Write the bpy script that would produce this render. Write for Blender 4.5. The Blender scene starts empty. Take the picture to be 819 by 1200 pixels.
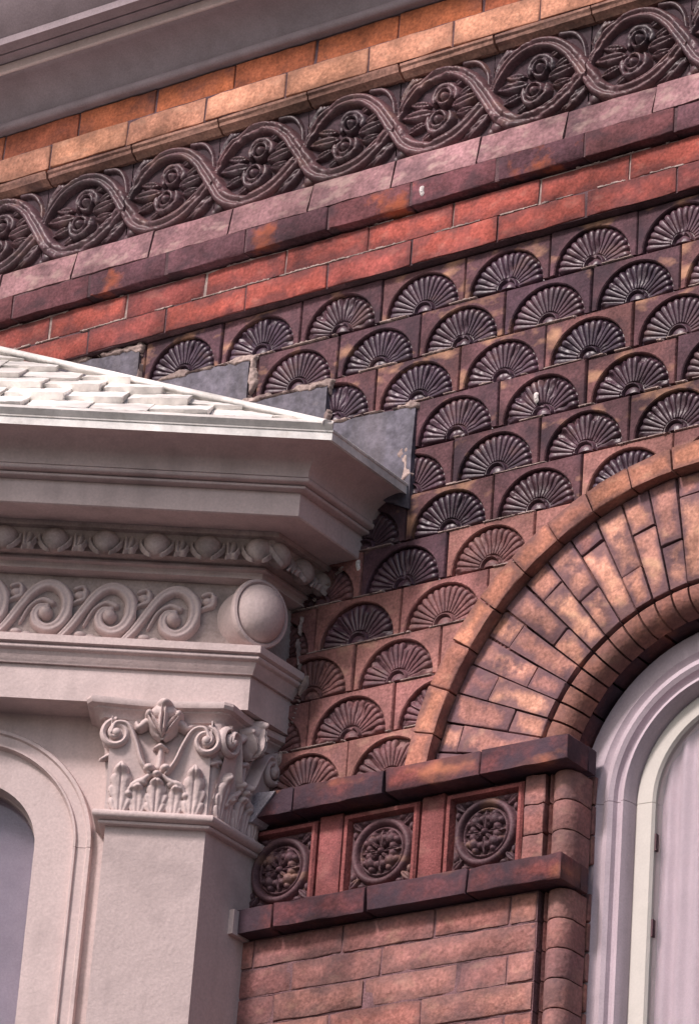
import bpy, bmesh, math, random
import numpy as np
from mathutils import Matrix, Vector
random.seed(7); rng = np.random.RandomState(7)
R = math.radians
scene = bpy.context.scene

# ---------------------------------------------------------------- camera
YAW, ELE, ROL = -0.6338018, 0.4538514, 0.0776028
CAM = Vector((5.0003, -6.5689, -4.5337))
fw = Vector((math.sin(YAW)*math.cos(ELE), math.cos(YAW)*math.cos(ELE), math.sin(ELE)))
rt = Vector((math.cos(YAW), -math.sin(YAW), 0)); up = rt.cross(fw)
r2 = math.cos(ROL)*rt + math.sin(ROL)*up; u2 = -math.sin(ROL)*rt + math.cos(ROL)*up
cd = bpy.data.cameras.new("camera"); cam = bpy.data.objects.new("camera", cd)
scene.collection.objects.link(cam); scene.camera = cam
m3 = Matrix((r2, u2, -fw)).transposed()
cam.matrix_world = Matrix.Translation(CAM) @ m3.to_4x4()
cd.sensor_width = 36; cd.sensor_fit = 'AUTO'; cd.lens = 150.0
cd.clip_start = 0.05; cd.clip_end = 3000

# ---------------------------------------------------------------- sky and sun
SUN = Vector((-0.14, -0.72, 0.67)).normalized()          # from the wall towards the sun
world = bpy.data.worlds.new("World"); scene.world = world; world.use_nodes = True
nt = world.node_tree; bg = nt.nodes["Background"]
sky = nt.nodes.new("ShaderNodeTexSky"); sky.sky_type = 'NISHITA'; sky.sun_disc = False
sky.sun_elevation = math.asin(SUN.z); sky.sun_rotation = math.atan2(SUN.x, SUN.y)
sky.air_density = 1.0; sky.dust_density = 3.0
nt.links.new(sky.outputs[0], bg.inputs[0]); bg.inputs[1].default_value = 0.095
sl = bpy.data.lights.new("sun", 'SUN'); sl.energy = 2.4; sl.angle = R(9); sl.color = (1.0, 0.89, 0.88)
so = bpy.data.objects.new("sun", sl); scene.collection.objects.link(so)
so.rotation_euler = (-SUN).to_track_quat('-Z', 'Y').to_euler()
scene.view_settings.view_transform = 'Standard'; scene.view_settings.look = 'None'
scene.view_settings.exposure = 0.62; scene.view_settings.gamma = 1.0

# ---------------------------------------------------------------- helpers
def link(o): scene.collection.objects.link(o); return o

def empty(name, loc, label, cat):
    o = link(bpy.data.objects.new(name, None)); o.location = loc; o.empty_display_size = .2
    o["label"] = label; o["category"] = cat; o["kind"] = "thing"
    return o

def part(name, me, mat, parent=None, loc=(0, 0, 0), rot=None, label=None):
    """link one mesh object; loc is in world space for parentless/parent Empties at their own location"""
    if isinstance(me, list):
        for m_ in me[1:]: part(name, m_, mat, parent, loc, rot, label)
        me = me[0]
    o = link(bpy.data.objects.new(name, me))
    if mat and not me.materials: me.materials.append(mat)
    o.parent = parent
    p = Vector(loc)
    if parent is not None: p = p - wloc(parent)
    o.location = p
    if rot: o.rotation_euler = rot
    if label: o["label"] = label
    return o

def wloc(o):
    v = Vector(o.location)
    while o.parent is not None:
        o = o.parent; v = v + Vector(o.location)
    return v

def mesh_from(name, V, F, smooth=None):
    me = bpy.data.meshes.new(name)
    me.from_pydata([tuple(v) for v in V], [], [tuple(f) for f in F]); me.update()
    bm = bmesh.new(); bm.from_mesh(me); bmesh.ops.recalc_face_normals(bm, faces=bm.faces); bm.to_mesh(me); bm.free()
    if smooth is not None:
        me.shade_smooth(); me.set_sharp_from_angle(angle=R(smooth))
    return me

class Geo:
    def __init__(s): s.V = []; s.F = []
    def add(s, V, F):
        n = len(s.V); s.V += [tuple(v) for v in V]; s.F += [tuple(i+n for i in f) for f in F]; return s
    def box(s, x0, x1, y0, y1, z0, z1):
        return s.add([(x0,y0,z0),(x1,y0,z0),(x1,y1,z0),(x0,y1,z0),(x0,y0,z1),(x1,y0,z1),(x1,y1,z1),(x0,y1,z1)],
                     [(0,3,2,1),(4,5,6,7),(0,1,5,4),(1,2,6,5),(2,3,7,6),(3,0,4,7)])
    def mesh(s, name, smooth=None): return mesh_from(name, s.V, s.F, smooth)

def brick_mesh(name, hx, hz, y0, y1, bev=.0026, jit=.0014, seed=0):
    """one brick: centre at origin in x,z; front at y0; softened edges, slightly uneven"""
    rr = random.Random(seed)
    bm = bmesh.new()
    g = Geo().box(-hx, hx, y0, y1, -hz, hz)
    vs = [bm.verts.new(v) for v in g.V]; [bm.faces.new([vs[i] for i in f]) for f in g.F]
    long_edges = [e for e in bm.edges if abs(e.verts[0].co.x-e.verts[1].co.x) > .02]
    n = 5 if hx > .06 else 2
    bmesh.ops.subdivide_edges(bm, edges=long_edges, cuts=n)
    ed = [e for e in bm.edges if len(e.link_faces) == 2 and e.calc_face_angle(0) > .5]
    bmesh.ops.bevel(bm, geom=ed, offset=bev, segments=2, affect='EDGES', profile=.6)
    for v in bm.verts:
        if v.co.y < y0+.02:
            v.co += Vector((rr.uniform(-jit, jit), rr.uniform(-jit, jit)*.8, rr.uniform(-jit, jit)))
    for _ in range(rr.choice((0, 1, 1, 2)) if hx > .04 else 0):      # knocked corners
        cx, cz = rr.choice((-1, 1))*hx, rr.choice((-1, 1))*hz; rad = rr.uniform(.005, .010)
        for v in bm.verts:
            d = math.sqrt((v.co.x-cx)**2+(v.co.z-cz)**2+(v.co.y-y0)**2)
            if d < rad: v.co += Vector((-cx/hx, .8, -cz/hz))*(rad-d)*rr.uniform(.2, .4)
    uvl = bm.loops.layers.uv.new("UVMap")
    for f in bm.faces:
        for l in f.loops: l[uvl].uv = ((l.vert.co.x+hx)/(2*hx), (l.vert.co.z+hz)/(2*hz))
    me = bpy.data.meshes.new(name); bm.to_mesh(me); bm.free()
    me.shade_smooth(); me.set_sharp_from_angle(angle=R(50))
    return me

def catmull(P, n=10):
    P = np.array(P, float)
    if len(P) < 3: 
        return P if len(P) < 2 else np.array([P[0]+(P[1]-P[0])*t for t in np.linspace(0, 1, 4)])
    Q = np.vstack([2*P[0]-P[1], P, 2*P[-1]-P[-2]]); out = []
    for i in range(1, len(Q)-2):
        a, b, c, d = Q[i-1], Q[i], Q[i+1], Q[i+2]
        for t in np.linspace(0, 1, n, endpoint=False):
            out.append(.5*((2*b)+(c-a)*t+(2*a-5*b+4*c-d)*t*t+(3*b-a-3*c+d)*t**3))
    out.append(P[-1]); return np.array(out)

# height-field strokes: x, z arrays -> relief height
def stroke(X, Z, pts, w0, w1, h, wm=None, prof='round', n=7):
    P = catmull(pts, n); m = len(P)-1
    best = np.full(X.shape, 1e9); T = np.zeros(X.shape)
    for i in range(m):
        a, b = P[i], P[i+1]; d = b-a; L = max(d@d, 1e-12)
        t = np.clip(((X-a[0])*d[0]+(Z-a[1])*d[1])/L, 0, 1)
        q = np.hypot(X-a[0]-t*d[0], Z-a[1]-t*d[1])
        k = q < best; best = np.where(k, q, best); T = np.where(k, (i+t)/m, T)
    if wm is None: w = w0+(w1-w0)*T
    else: w = np.where(T < .5, w0+(wm-w0)*T*2, wm+(w1-wm)*(T-.5)*2)
    r = best/np.maximum(w, 1e-5)
    if prof == 'round': s = np.sqrt(np.clip(1-r*r, 0, 1))
    elif prof == 'soft': s = np.sqrt(np.clip(1-r*r, 0, 1))*(1-.22*np.exp(-(r/.35)**2))
    elif prof == 'groove': s = np.clip(1-r**4, 0, 1)**.5*(1-.32*np.exp(-(r/.28)**2))
    elif prof == 'ridge': s = np.clip(1-r, 0, 1)**.7
    mx = max(w0, w1, wm or 0)
    return np.where(r < 1, h*s*np.clip(w/mx, 0, 1)**.5, 0)

def ball(X, Z, x, z, rx, rz, h):
    r = ((X-x)/rx)**2+((Z-z)/rz)**2
    return np.where(r < 1, h*np.sqrt(np.clip(1-r, 0, 1)), 0)

def leaf(X, Z, a, b, w, h, lobes=0):
    """pointed leaf with a sunk midrib from a to b"""
    a = np.array(a, float); b = np.array(b, float); d = b-a; L = np.hypot(*d); d /= L; nn = np.array([-d[1], d[0]])
    t = ((X-a[0])*d[0]+(Z-a[1])*d[1])/L; q = (X-a[0])*nn[0]+(Z-a[1])*nn[1]
    ww = w*np.sin(np.pi*np.clip(t, 0, 1)**.8)
    if lobes: ww = ww*(.78+.22*np.abs(np.sin(np.pi*lobes*t)))
    r = np.abs(q)/np.maximum(ww, 1e-5)
    s = np.sqrt(np.clip(1-r*r, 0, 1))*(1-.4*np.exp(-(q/(.22*w))**2))
    return np.where((r < 1) & (t > 0) & (t < 1), h*s, 0)

def vnoise(X, Z, sc, seed, octv=3):
    out = np.zeros(X.shape); amp = 1; tot = 0
    for o in range(octv):
        g_ = np.random.RandomState(seed+o*17).rand(64, 64); x = X*sc*2**o; z = Z*sc*2**o
        xi = np.floor(x).astype(int); zi = np.floor(z).astype(int); fx = x-xi; fz_ = z-zi
        fx = fx*fx*(3-2*fx); fz_ = fz_*fz_*(3-2*fz_)
        a = g_[xi % 64, zi % 64]*(1-fx)+g_[(xi+1) % 64, zi % 64]*fx; b = g_[xi % 64, (zi+1) % 64]*(1-fx)+g_[(xi+1) % 64, (zi+1) % 64]*fx
        out += amp*(a*(1-fz_)+b*fz_); tot += amp; amp *= .5
    return out/tot
def relief(name, fn, x0, x1, z0, z1, res, depth=.0, smooth=60):
    nx = max(8, int((x1-x0)/res)); nz = max(8, int((z1-z0)/res))
    X, Z = np.meshgrid(np.linspace(x0, x1, nx), np.linspace(z0, z1, nz))
    H = fn(X, Z)
    keep = H > 2e-4
    q = keep[:-1, :-1] | keep[1:, :-1] | keep[:-1, 1:] | keep[1:, 1:]
    idx = -np.ones(X.shape, int); use = np.zeros(X.shape, bool)
    for a in (0, 1):
        for b in (0, 1): use[a:nz-1+a, b:nx-1+b] |= q
    idx[use] = np.arange(use.sum())
    V = np.c_[X[use], np.where(H[use] > 2e-4, -H[use], depth), Z[use]]
    J, I = np.nonzero(q)
    F = np.c_[idx[J, I], idx[J, I+1], idx[J+1, I+1], idx[J+1, I]]
    me = bpy.data.meshes.new(name); me.from_pydata(V.tolist(), [], F.tolist()); me.update()
    me.shade_smooth(); me.set_sharp_from_angle(angle=R(smooth))
    return me

def pieces(me):
    """split a relief mesh into its separate pieces, one mesh each"""
    n = len(me.vertices); par = list(range(n))
    def find(a):
        while par[a] != a: par[a] = par[par[a]]; a = par[a]
        return a
    polys = [tuple(p.vertices) for p in me.polygons]
    for f in polys:
        a = find(f[0])
        for v in f[1:]: par[find(v)] = a
    co = [tuple(v.co) for v in me.vertices]; grp = {}
    for f in polys: grp.setdefault(find(f[0]), []).append(f)
    out = []
    for fs in grp.values():
        if len(fs) < 12: continue
        ids = sorted({v for f in fs for v in f}); ix = {v: i for i, v in enumerate(ids)}
        m_ = bpy.data.meshes.new(me.name); m_.from_pydata([co[v] for v in ids], [], [tuple(ix[v] for v in f) for f in fs]); m_.update()
        m_.shade_smooth(); m_.set_sharp_from_angle(angle=R(60)); out.append(m_)
    return out
def lathe_dome(name, prof, seg=40):
    """prof [(r, h)] about local -Y axis (h towards -Y)"""
    V = []; F = []
    for r, h in prof:
        for k in range(seg):
            a = 2*math.pi*k/seg; V.append((r*math.cos(a), -h, r*math.sin(a)))
    for i in range(len(prof)-1):
        for k in range(seg):
            F.append((i*seg+k, i*seg+(k+1) % seg, (i+1)*seg+(k+1) % seg, (i+1)*seg+k))
    return mesh_from(name, V, F, 35)

def offset_path(path, p):
    """plan polyline, outward = right-hand side looking along it (see below); mitred offset"""
    out = []; n = len(path); N = []
    for i in range(n-1):
        d = (Vector(path[i+1])-Vector(path[i])).normalized(); N.append(Vector((-d.y, d.x)) * SIDE)
    for i in range(n):
        P = Vector(path[i])
        if i == 0: out.append(P+N[0]*p)
        elif i == n-1: out.append(P+N[-1]*p)
        else:
            b = (N[i-1]+N[i]); b = b/(b.dot(N[i])); out.append(P+b*p)
    return out
SIDE = 1

def sweep(name, prof, path, closed=True, smooth=38):
    V = []; F = []; n = len(path); m = len(prof)
    for p, z in prof:
        for q in offset_path(path, p): V.append((q.x, q.y, z))
    for i in range(m if closed else m-1):
        a, b = i*n, ((i+1) % m)*n
        for k in range(n-1): F.append((a+k, a+k+1, b+k+1, b+k))
    if closed:
        F.append([i*n for i in range(m)]); F.append([i*n+n-1 for i in range(m)][::-1])
    return mesh_from(name, V, F, smooth)

def arc(cx, cz, r, a0, a1, n=8, rz=None):
    rz = rz or r
    return [(cx+r*math.cos(R(a0+(a1-a0)*i/n)), cz+rz*math.sin(R(a0+(a1-a0)*i/n))) for i in range(n+1)]

# ---------------------------------------------------------------- materials
def mat(name, cols, rough=.85, mott=.35, mscale=14, soot=None, soot_scale=5.0, soot_amt=.5, soot_lo=.5, soot_w=.18,
        bump=.35, bscale=160, rnd=True, spec=.25, streak=None, tint=(1.0, .86, 1.03), grain=.28, edge=None, drip=0):
    m = bpy.data.materials.new(name); m.use_nodes = True; t = m.node_tree; N = t.nodes; L = t.links
    b = N["Principled BSDF"]; b.inputs["Roughness"].default_value = rough
    b.inputs["Specular IOR Level"].default_value = spec
    oi = N.new("ShaderNodeObjectInfo"); tc = N.new("ShaderNodeTexCoord"); ge = N.new("ShaderNodeNewGeometry")
    ramp = N.new("ShaderNodeValToRGB"); cr = ramp.color_ramp
    while len(cr.elements) < len(cols): cr.elements.new(.5)
    for i, c in enumerate(cols):
        c = (c[0]*tint[0], c[1]*tint[1], c[2]*tint[2])
        cr.elements[i].position = i/max(1, len(cols)-1); cr.elements[i].color = (*c, 1)
    if rnd: L.new(oi.outputs["Random"], ramp.inputs[0])
    else: ramp.inputs[0].default_value = 0
    # mottling, position in the wall so that neighbours differ
    n1 = N.new("ShaderNodeTexNoise"); n1.inputs["Scale"].default_value = mscale; n1.inputs["Detail"].default_value = 6
    n1.inputs["Roughness"].default_value = .65
    L.new(ge.outputs["Position"], n1.inputs["Vector"])
    mr = N.new("ShaderNodeMapRange"); mr.inputs[1].default_value = .3; mr.inputs[2].default_value = .7
    mr.inputs[3].default_value = 1-mott; mr.inputs[4].default_value = 1+mott
    L.new(n1.outputs[0], mr.inputs[0])
    mul = N.new("ShaderNodeMix"); mul.data_type = 'RGBA'; mul.blend_type = 'MULTIPLY'; mul.inputs[0].default_value = 1
    L.new(ramp.outputs[0], mul.inputs[6]); L.new(mr.outputs[0], mul.inputs[7])
    col = mul.outputs[2]
    # fine grain
    n2 = N.new("ShaderNodeTexNoise"); n2.inputs["Scale"].default_value = bscale*1.6; n2.inputs["Detail"].default_value = 3
    L.new(ge.outputs["Position"], n2.inputs["Vector"])
    mr2 = N.new("ShaderNodeMapRange"); mr2.inputs[1].default_value = .3; mr2.inputs[2].default_value = .7
    mr2.inputs[3].default_value = 1-grain; mr2.inputs[4].default_value = 1+grain; L.new(n2.outputs[0], mr2.inputs[0])
    mu2 = N.new("ShaderNodeMix"); mu2.data_type = 'RGBA'; mu2.blend_type = 'MULTIPLY'; mu2.inputs[0].default_value = 1
    L.new(col, mu2.inputs[6]); L.new(mr2.outputs[0], mu2.inputs[7]); col = mu2.outputs[2]
    if soot:
        n3 = N.new("ShaderNodeTexNoise"); n3.inputs["Scale"].default_value = soot_scale; n3.inputs["Detail"].default_value = 7
        n3.inputs["Roughness"].default_value = .6
        ad = N.new("ShaderNodeVectorMath"); ad.operation = 'ADD'; L.new(ge.outputs["Position"], ad.inputs[0])
        cmb = N.new("ShaderNodeCombineXYZ"); sc = N.new("ShaderNodeMath"); sc.operation = 'MULTIPLY'; sc.inputs[1].default_value = 1.6 if rnd else 0
        L.new(oi.outputs["Random"], sc.inputs[0]); L.new(sc.outputs[0], cmb.inputs[1]); L.new(cmb.outputs[0], ad.inputs[1])
        L.new(ad.outputs[0], n3.inputs["Vector"])
        m3_ = N.new("ShaderNodeMapRange"); m3_.inputs[1].default_value = soot_lo; m3_.inputs[2].default_value = soot_lo+soot_w
        m3_.inputs[3].default_value = 0; m3_.inputs[4].default_value = soot_amt; L.new(n3.outputs[0], m3_.inputs[0])
        mx = N.new("ShaderNodeMix"); mx.data_type = 'RGBA'; mx.inputs[7].default_value = (*soot, 1)
        L.new(m3_.outputs[0], mx.inputs[0]); L.new(col, mx.inputs[6]); col = mx.outputs[2]
    if streak:
        scol, ssc, amt, lo = streak
        n4 = N.new("ShaderNodeTexNoise"); n4.inputs["Scale"].default_value = ssc; n4.inputs["Detail"].default_value = 5
        mp = N.new("ShaderNodeMapping"); mp.inputs["Rotation"].default_value = (0, R(-35), 0); mp.inputs["Scale"].default_value = (1, 1, 1.7)
        mp.inputs["Location"].default_value = (3.1, 1.7, 9.2)
        ad4 = N.new("ShaderNodeVectorMath"); ad4.operation = 'ADD'; cm4 = N.new("ShaderNodeCombineXYZ")
        for q_, f_ in ((0, 3.1), (1, 7.7), (2, 5.3)):
            mm = N.new("ShaderNodeMath"); mm.operation = 'MULTIPLY'; mm.inputs[1].default_value = f_ if rnd else 0
            L.new(oi.outputs["Random"], mm.inputs[0]); L.new(mm.outputs[0], cm4.inputs[q_])
        L.new(ge.outputs["Position"], ad4.inputs[0]); L.new(cm4.outputs[0], ad4.inputs[1])
        L.new(ad4.outputs[0], mp.inputs["Vector"]); L.new(mp.outputs[0], n4.inputs["Vector"])
        m4 = N.new("ShaderNodeMapRange"); m4.inputs[1].default_value = lo; m4.inputs[2].default_value = lo+.14
        m4.inputs[3].default_value = 0; m4.inputs[4].default_value = amt; L.new(n4.outputs[0], m4.inputs[0])
        mx = N.new("ShaderNodeMix"); mx.data_type = 'RGBA'; mx.inputs[7].default_value = (*scol, 1)
        L.new(m4.outputs[0], mx.inputs[0]); L.new(col, mx.inputs[6]); col = mx.outputs[2]
    if edge:
        ecol, amt, wu, wv = edge                       # soot that has crept in from the arrises, ragged
        sx = N.new("ShaderNodeSeparateXYZ"); L.new(tc.outputs["UV"], sx.inputs[0]); ends = []
        for ch, w_ in (("X", wu), ("Y", wv)):
            pp = N.new("ShaderNodeMath"); pp.operation = 'PINGPONG'; pp.inputs[1].default_value = .5; L.new(sx.outputs[ch], pp.inputs[0])
            dv = N.new("ShaderNodeMath"); dv.operation = 'DIVIDE'; dv.inputs[1].default_value = w_; L.new(pp.outputs[0], dv.inputs[0]); ends.append(dv)
        mn = N.new("ShaderNodeMath"); mn.operation = 'MINIMUM'; L.new(ends[0].outputs[0], mn.inputs[0]); L.new(ends[1].outputs[0], mn.inputs[1])
        n6 = N.new("ShaderNodeTexNoise"); n6.inputs["Scale"].default_value = 17; n6.inputs["Detail"].default_value = 6; L.new(ge.outputs["Position"], n6.inputs["Vector"])
        m6 = N.new("ShaderNodeMapRange"); m6.inputs[1].default_value = .3; m6.inputs[2].default_value = .7; m6.inputs[3].default_value = -.9; m6.inputs[4].default_value = .9; L.new(n6.outputs[0], m6.inputs[0])
        ad6 = N.new("ShaderNodeMath"); ad6.operation = 'ADD'; L.new(mn.outputs[0], ad6.inputs[0]); L.new(m6.outputs[0], ad6.inputs[1])
        m7 = N.new("ShaderNodeMapRange"); m7.inputs[1].default_value = .1; m7.inputs[2].default_value = 1.1; m7.inputs[3].default_value = amt; m7.inputs[4].default_value = 0; L.new(ad6.outputs[0], m7.inputs[0])
        mx = N.new("ShaderNodeMix"); mx.data_type = 'RGBA'; mx.inputs[7].default_value = (*ecol, 1)
        L.new(m7.outputs[0], mx.inputs[0]); L.new(col, mx.inputs[6]); col = mx.outputs[2]
    if drip:
        n8 = N.new("ShaderNodeTexNoise"); n8.inputs["Scale"].default_value = 26; n8.inputs["Detail"].default_value = 5
        mp8 = N.new("ShaderNodeMapping"); mp8.inputs["Scale"].default_value = (1, 1, .07); L.new(ge.outputs["Position"], mp8.inputs["Vector"]); L.new(mp8.outputs[0], n8.inputs["Vector"])
        m8 = N.new("ShaderNodeMapRange"); m8.inputs[1].default_value = .5; m8.inputs[2].default_value = .75; m8.inputs[3].default_value = 0; m8.inputs[4].default_value = drip; L.new(n8.outputs[0], m8.inputs[0])
        mx = N.new("ShaderNodeMix"); mx.data_type = 'RGBA'; mx.inputs[7].default_value = (.20, .155, .15, 1)
        L.new(m8.outputs[0], mx.inputs[0]); L.new(col, mx.inputs[6]); col = mx.outputs[2]
    if soot and rnd:
        n5 = N.new("ShaderNodeTexNoise"); n5.inputs["Scale"].default_value = 2.1; n5.inputs["Detail"].default_value = 8; n5.inputs["Roughness"].default_value = .72
        mp5 = N.new("ShaderNodeMapping"); mp5.inputs["Location"].default_value = (5.3, .4, 2.2); L.new(ge.outputs["Position"], mp5.inputs["Vector"]); L.new(mp5.outputs[0], n5.inputs["Vector"])
        m5 = N.new("ShaderNodeMapRange"); m5.inputs[1].default_value = .38; m5.inputs[2].default_value = .66; m5.inputs[3].default_value = 1.25; m5.inputs[4].default_value = .5
        L.new(n5.outputs[0], m5.inputs[0])
        mu5 = N.new("ShaderNodeMix"); mu5.data_type = 'RGBA'; mu5.blend_type = 'MULTIPLY'; mu5.inputs[0].default_value = 1
        L.new(col, mu5.inputs[6]); L.new(m5.outputs[0], mu5.inputs[7]); col = mu5.outputs[2]
    L.new(col, b.inputs["Base Color"])
    if bump:
        nb = N.new("ShaderNodeTexNoise"); nb.inputs["Scale"].default_value = bscale; nb.inputs["Detail"].default_value = 5
        L.new(ge.outputs["Position"], nb.inputs["Vector"])
        nb2 = N.new("ShaderNodeTexNoise"); nb2.inputs["Scale"].default_value = bscale*.22; nb2.inputs["Detail"].default_value = 3
        L.new(ge.outputs["Position"], nb2.inputs["Vector"])
        sm = N.new("ShaderNodeMath"); sm.operation = 'ADD'; L.new(nb.outputs[0], sm.inputs[0]); L.new(nb2.outputs[0], sm.inputs[1])
        bp = N.new("ShaderNodeBump"); bp.inputs["Strength"].default_value = bump; bp.inputs["Distance"].default_value = .003
        L.new(sm.outputs[0], bp.inputs["Height"]); L.new(bp.outputs[0], b.inputs["Normal"])
    return m

SOOT = (.045, .028, .038)
M = {}
NT = (1, .95, 1)
M['red'] = mat("red_brick", [(.31, .078, .056), (.36, .09, .062), (.23, .064, .055), (.33, .082, .056)], soot=SOOT, soot_amt=.6, soot_lo=.54, soot_scale=9, streak=((.44,.19,.15), 24, .35, .57), bump=.9, bscale=95, mott=.28, tint=(1, .93, 1), edge=((.08,.036,.04), .55, .07, .36))
M['orange'] = mat("orange_brick", [(.32, .10, .042), (.38, .12, .05), (.22, .065, .038)], soot=SOOT, soot_amt=.65, soot_lo=.52, soot_scale=7, tint=NT, bump=.7, bscale=95)
M['tan'] = mat("tan_brick", [(.54, .265, .155), (.60, .30, .18), (.48, .235, .15)], soot=(.20,.10,.08), soot_amt=.45, soot_lo=.55, soot_scale=9, tint=NT, bump=.8, bscale=95, streak=((.62,.36,.25), 20, .4, .56), edge=((.26,.13,.09), .5, .06, .28))
M['belt'] = mat("smoky_brick", [(.115, .060, .060), (.095, .046, .050), (.15, .062, .055), (.12, .052, .055)], soot=(.42, .11, .05), soot_amt=.75, soot_lo=.585, soot_w=.08, soot_scale=6, streak=((.05,.03,.038), 14, .6, .50), bump=.8, bscale=95)
M['bevel'] = mat("pale_weathered_brick", [(.22, .138, .125), (.27, .168, .148), (.20, .118, .108)], soot=SOOT, soot_amt=.65, soot_lo=.52, soot_scale=9, streak=((.46,.33,.29), 20, .5, .53), bump=.9, bscale=80, mott=.4)
M['ground'] = mat("frieze_ground", [(.060, .040, .042)], mott=.4, rnd=False, soot=(.03,.02,.025), soot_amt=.7, soot_lo=.45, bump=.4, rough=.8)  # extra dark base: shade of the sunk panel is painted into the colour
M['strip_m'] = mat("worn_moulding_brick", [(.27, .155, .115), (.31, .18, .13), (.24, .13, .10)], soot=SOOT, soot_amt=.6, soot_lo=.52, soot_scale=9, bump=.7, bscale=90, tint=NT)
M['frieze'] = mat("dark_terracotta", [(.085, .051, .052), (.10, .057, .054), (.075, .047, .05)], mott=.35, soot=(.035,.024,.03), soot_amt=.6, soot_lo=.48, soot_scale=9, bump=.35, bscale=120, streak=((.24,.125,.09), 11, .4, .57), spec=.5, rough=.45)
M['vine'] = mat("highlit_vine_terracotta", [(.115, .068, .066), (.135, .076, .07), (.10, .062, .062)], mott=.35, soot=(.06,.04,.045), soot_amt=.6, soot_lo=.50, soot_scale=9, bump=.35, bscale=120, streak=((.30,.17,.13), 11, .4, .57), spec=.5, rough=.45)  # raised above the leaf terracotta: the vine's highlights are put into its colour
M['tile'] = mat("fan_tile_terracotta", [(.095, .054, .058), (.14, .074, .066), (.075, .046, .052), (.175, .09, .073), (.105, .057, .058)], mott=.45, soot=SOOT, soot_amt=.85, soot_lo=.47, soot_scale=7, streak=((.50,.27,.17), 11, .8, .55), bump=.7, bscale=110)
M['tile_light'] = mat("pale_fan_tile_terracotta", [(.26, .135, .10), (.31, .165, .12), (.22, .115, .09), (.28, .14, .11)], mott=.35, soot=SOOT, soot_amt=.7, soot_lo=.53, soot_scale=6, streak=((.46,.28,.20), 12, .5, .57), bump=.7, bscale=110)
M['fan'] = mat("glazed_fan_terracotta", [(.068, .046, .056), (.095, .056, .062), (.058, .038, .050), (.11, .064, .064)], mott=.4, rough=.38, spec=.42, soot=(.04,.028,.04), soot_amt=.6, soot_lo=.48, soot_scale=7, streak=((.20,.11,.10), 12, .5, .57), bump=.3, bscale=120)
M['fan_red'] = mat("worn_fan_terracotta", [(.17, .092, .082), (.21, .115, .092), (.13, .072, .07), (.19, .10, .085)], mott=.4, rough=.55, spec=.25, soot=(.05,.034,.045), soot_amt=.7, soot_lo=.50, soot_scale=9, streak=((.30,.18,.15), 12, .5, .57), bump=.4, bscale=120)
M['vouss'] = mat("voussoir_brick", [(.52, .27, .17), (.31, .155, .125), (.63, .345, .21), (.26, .13, .11), (.48, .245, .165), (.58, .31, .195)], mott=.35, soot=(.10, .058, .070), soot_amt=.75, soot_lo=.54, soot_scale=15, soot_w=.09, streak=((.66,.40,.25), 14, .5, .58), bump=.8, bscale=90, tint=(.94, .86, .98), edge=((.13, .075, .09), .85, .34, .20))
M['hood'] = mat("hood_brick", [(.46, .215, .125), (.32, .15, .10), (.40, .18, .115), (.52, .245, .14)], soot=(.10, .055, .06), soot_amt=.7, soot_lo=.55, soot_scale=9, bump=.8, bscale=90, streak=((.56,.33,.22), 22, .35, .58), tint=(.95, .87, .97), edge=((.14, .075, .075), .6, .08, .25))
M['pink'] = mat("pink_brick", [(.32, .165, .135), (.37, .19, .145), (.26, .13, .12), (.34, .155, .12)], soot=(.10, .058, .07), soot_amt=.75, soot_lo=.52, soot_scale=7, streak=((.46,.27,.20), 20, .4, .57), bump=.9, bscale=95, mott=.28, tint=(1, .885, .93), edge=((.14, .085, .085), .5, .08, .35))
M['ledge'] = mat("red_ledge_brick", [(.20, .068, .052), (.14, .052, .048), (.26, .084, .054)], soot=(.05, .032, .045), soot_amt=.95, soot_lo=.40, soot_scale=6, edge=((.05,.03,.04), .7, .05, .40), streak=((.50,.19,.10), 6, .7, .565), bump=.7, bscale=95)
M['strip'] = mat("red_pier_brick", [(.24, .085, .066), (.20, .075, .062)], soot=SOOT, soot_amt=.65, soot_lo=.52, soot_scale=8, streak=((.36,.18,.15), 14, .4, .57), bump=.6)
M['rosette'] = mat("rosette_terracotta", [(.095, .058, .060), (.12, .068, .062), (.085, .054, .058)], mott=.4, soot=(.04,.027,.035), soot_amt=.6, soot_lo=.49, soot_scale=9, streak=((.30,.17,.12), 14, .6, .56), bump=.35, rough=.6)
M['mortar'] = mat("mortar", [(.11, .07, .065)], mott=.4, rnd=False, soot=(.05, .03, .036), soot_amt=.8, soot_lo=.45, bump=.8)
M['limem'] = mat("lime_mortar", [(.35, .265, .24)], mott=.4, rnd=False, bump=.9, bscale=90, soot=(.15, .10, .10), soot_amt=.85, soot_lo=.47, soot_scale=18, tint=(1, 1, 1))
M['bay'] = mat("mauve_painted_stone", [(.57, .478, .438)], mott=.06, mscale=7, rnd=False, rough=.6, bump=.30, bscale=120, soot=(.24, .19, .19), soot_amt=.4, soot_lo=.55, soot_scale=6, tint=NT, grain=.08, drip=.22)
M['baydark'] = mat("darker_mauve_paint", [(.40, .335, .30)], mott=.2, mscale=16, rnd=False, rough=.65, bump=.30, bscale=110, soot=(.15, .12, .11), soot_amt=.6, soot_lo=.50, soot_scale=14, tint=NT, grain=.12)  # darker mauve for the egg band, eggs, darts and frieze board
M['white'] = mat("white_painted_metal", [(.86, .82, .78), (.78, .73, .69), (.88, .84, .80)], mott=.08, mscale=20, rough=.45, bump=.10, bscale=60, soot=(.46, .38, .30), soot_amt=.5, soot_lo=.60, soot_scale=16, tint=(1, 1, 1), grain=.05)
M['grey'] = mat("grey_painted_cornice", [(.28, .235, .24)], mott=.14, rnd=False, rough=.6, bump=.15, soot=(.11, .085, .092), soot_amt=.4, soot_lo=.55, tint=NT, grain=.1)
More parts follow.
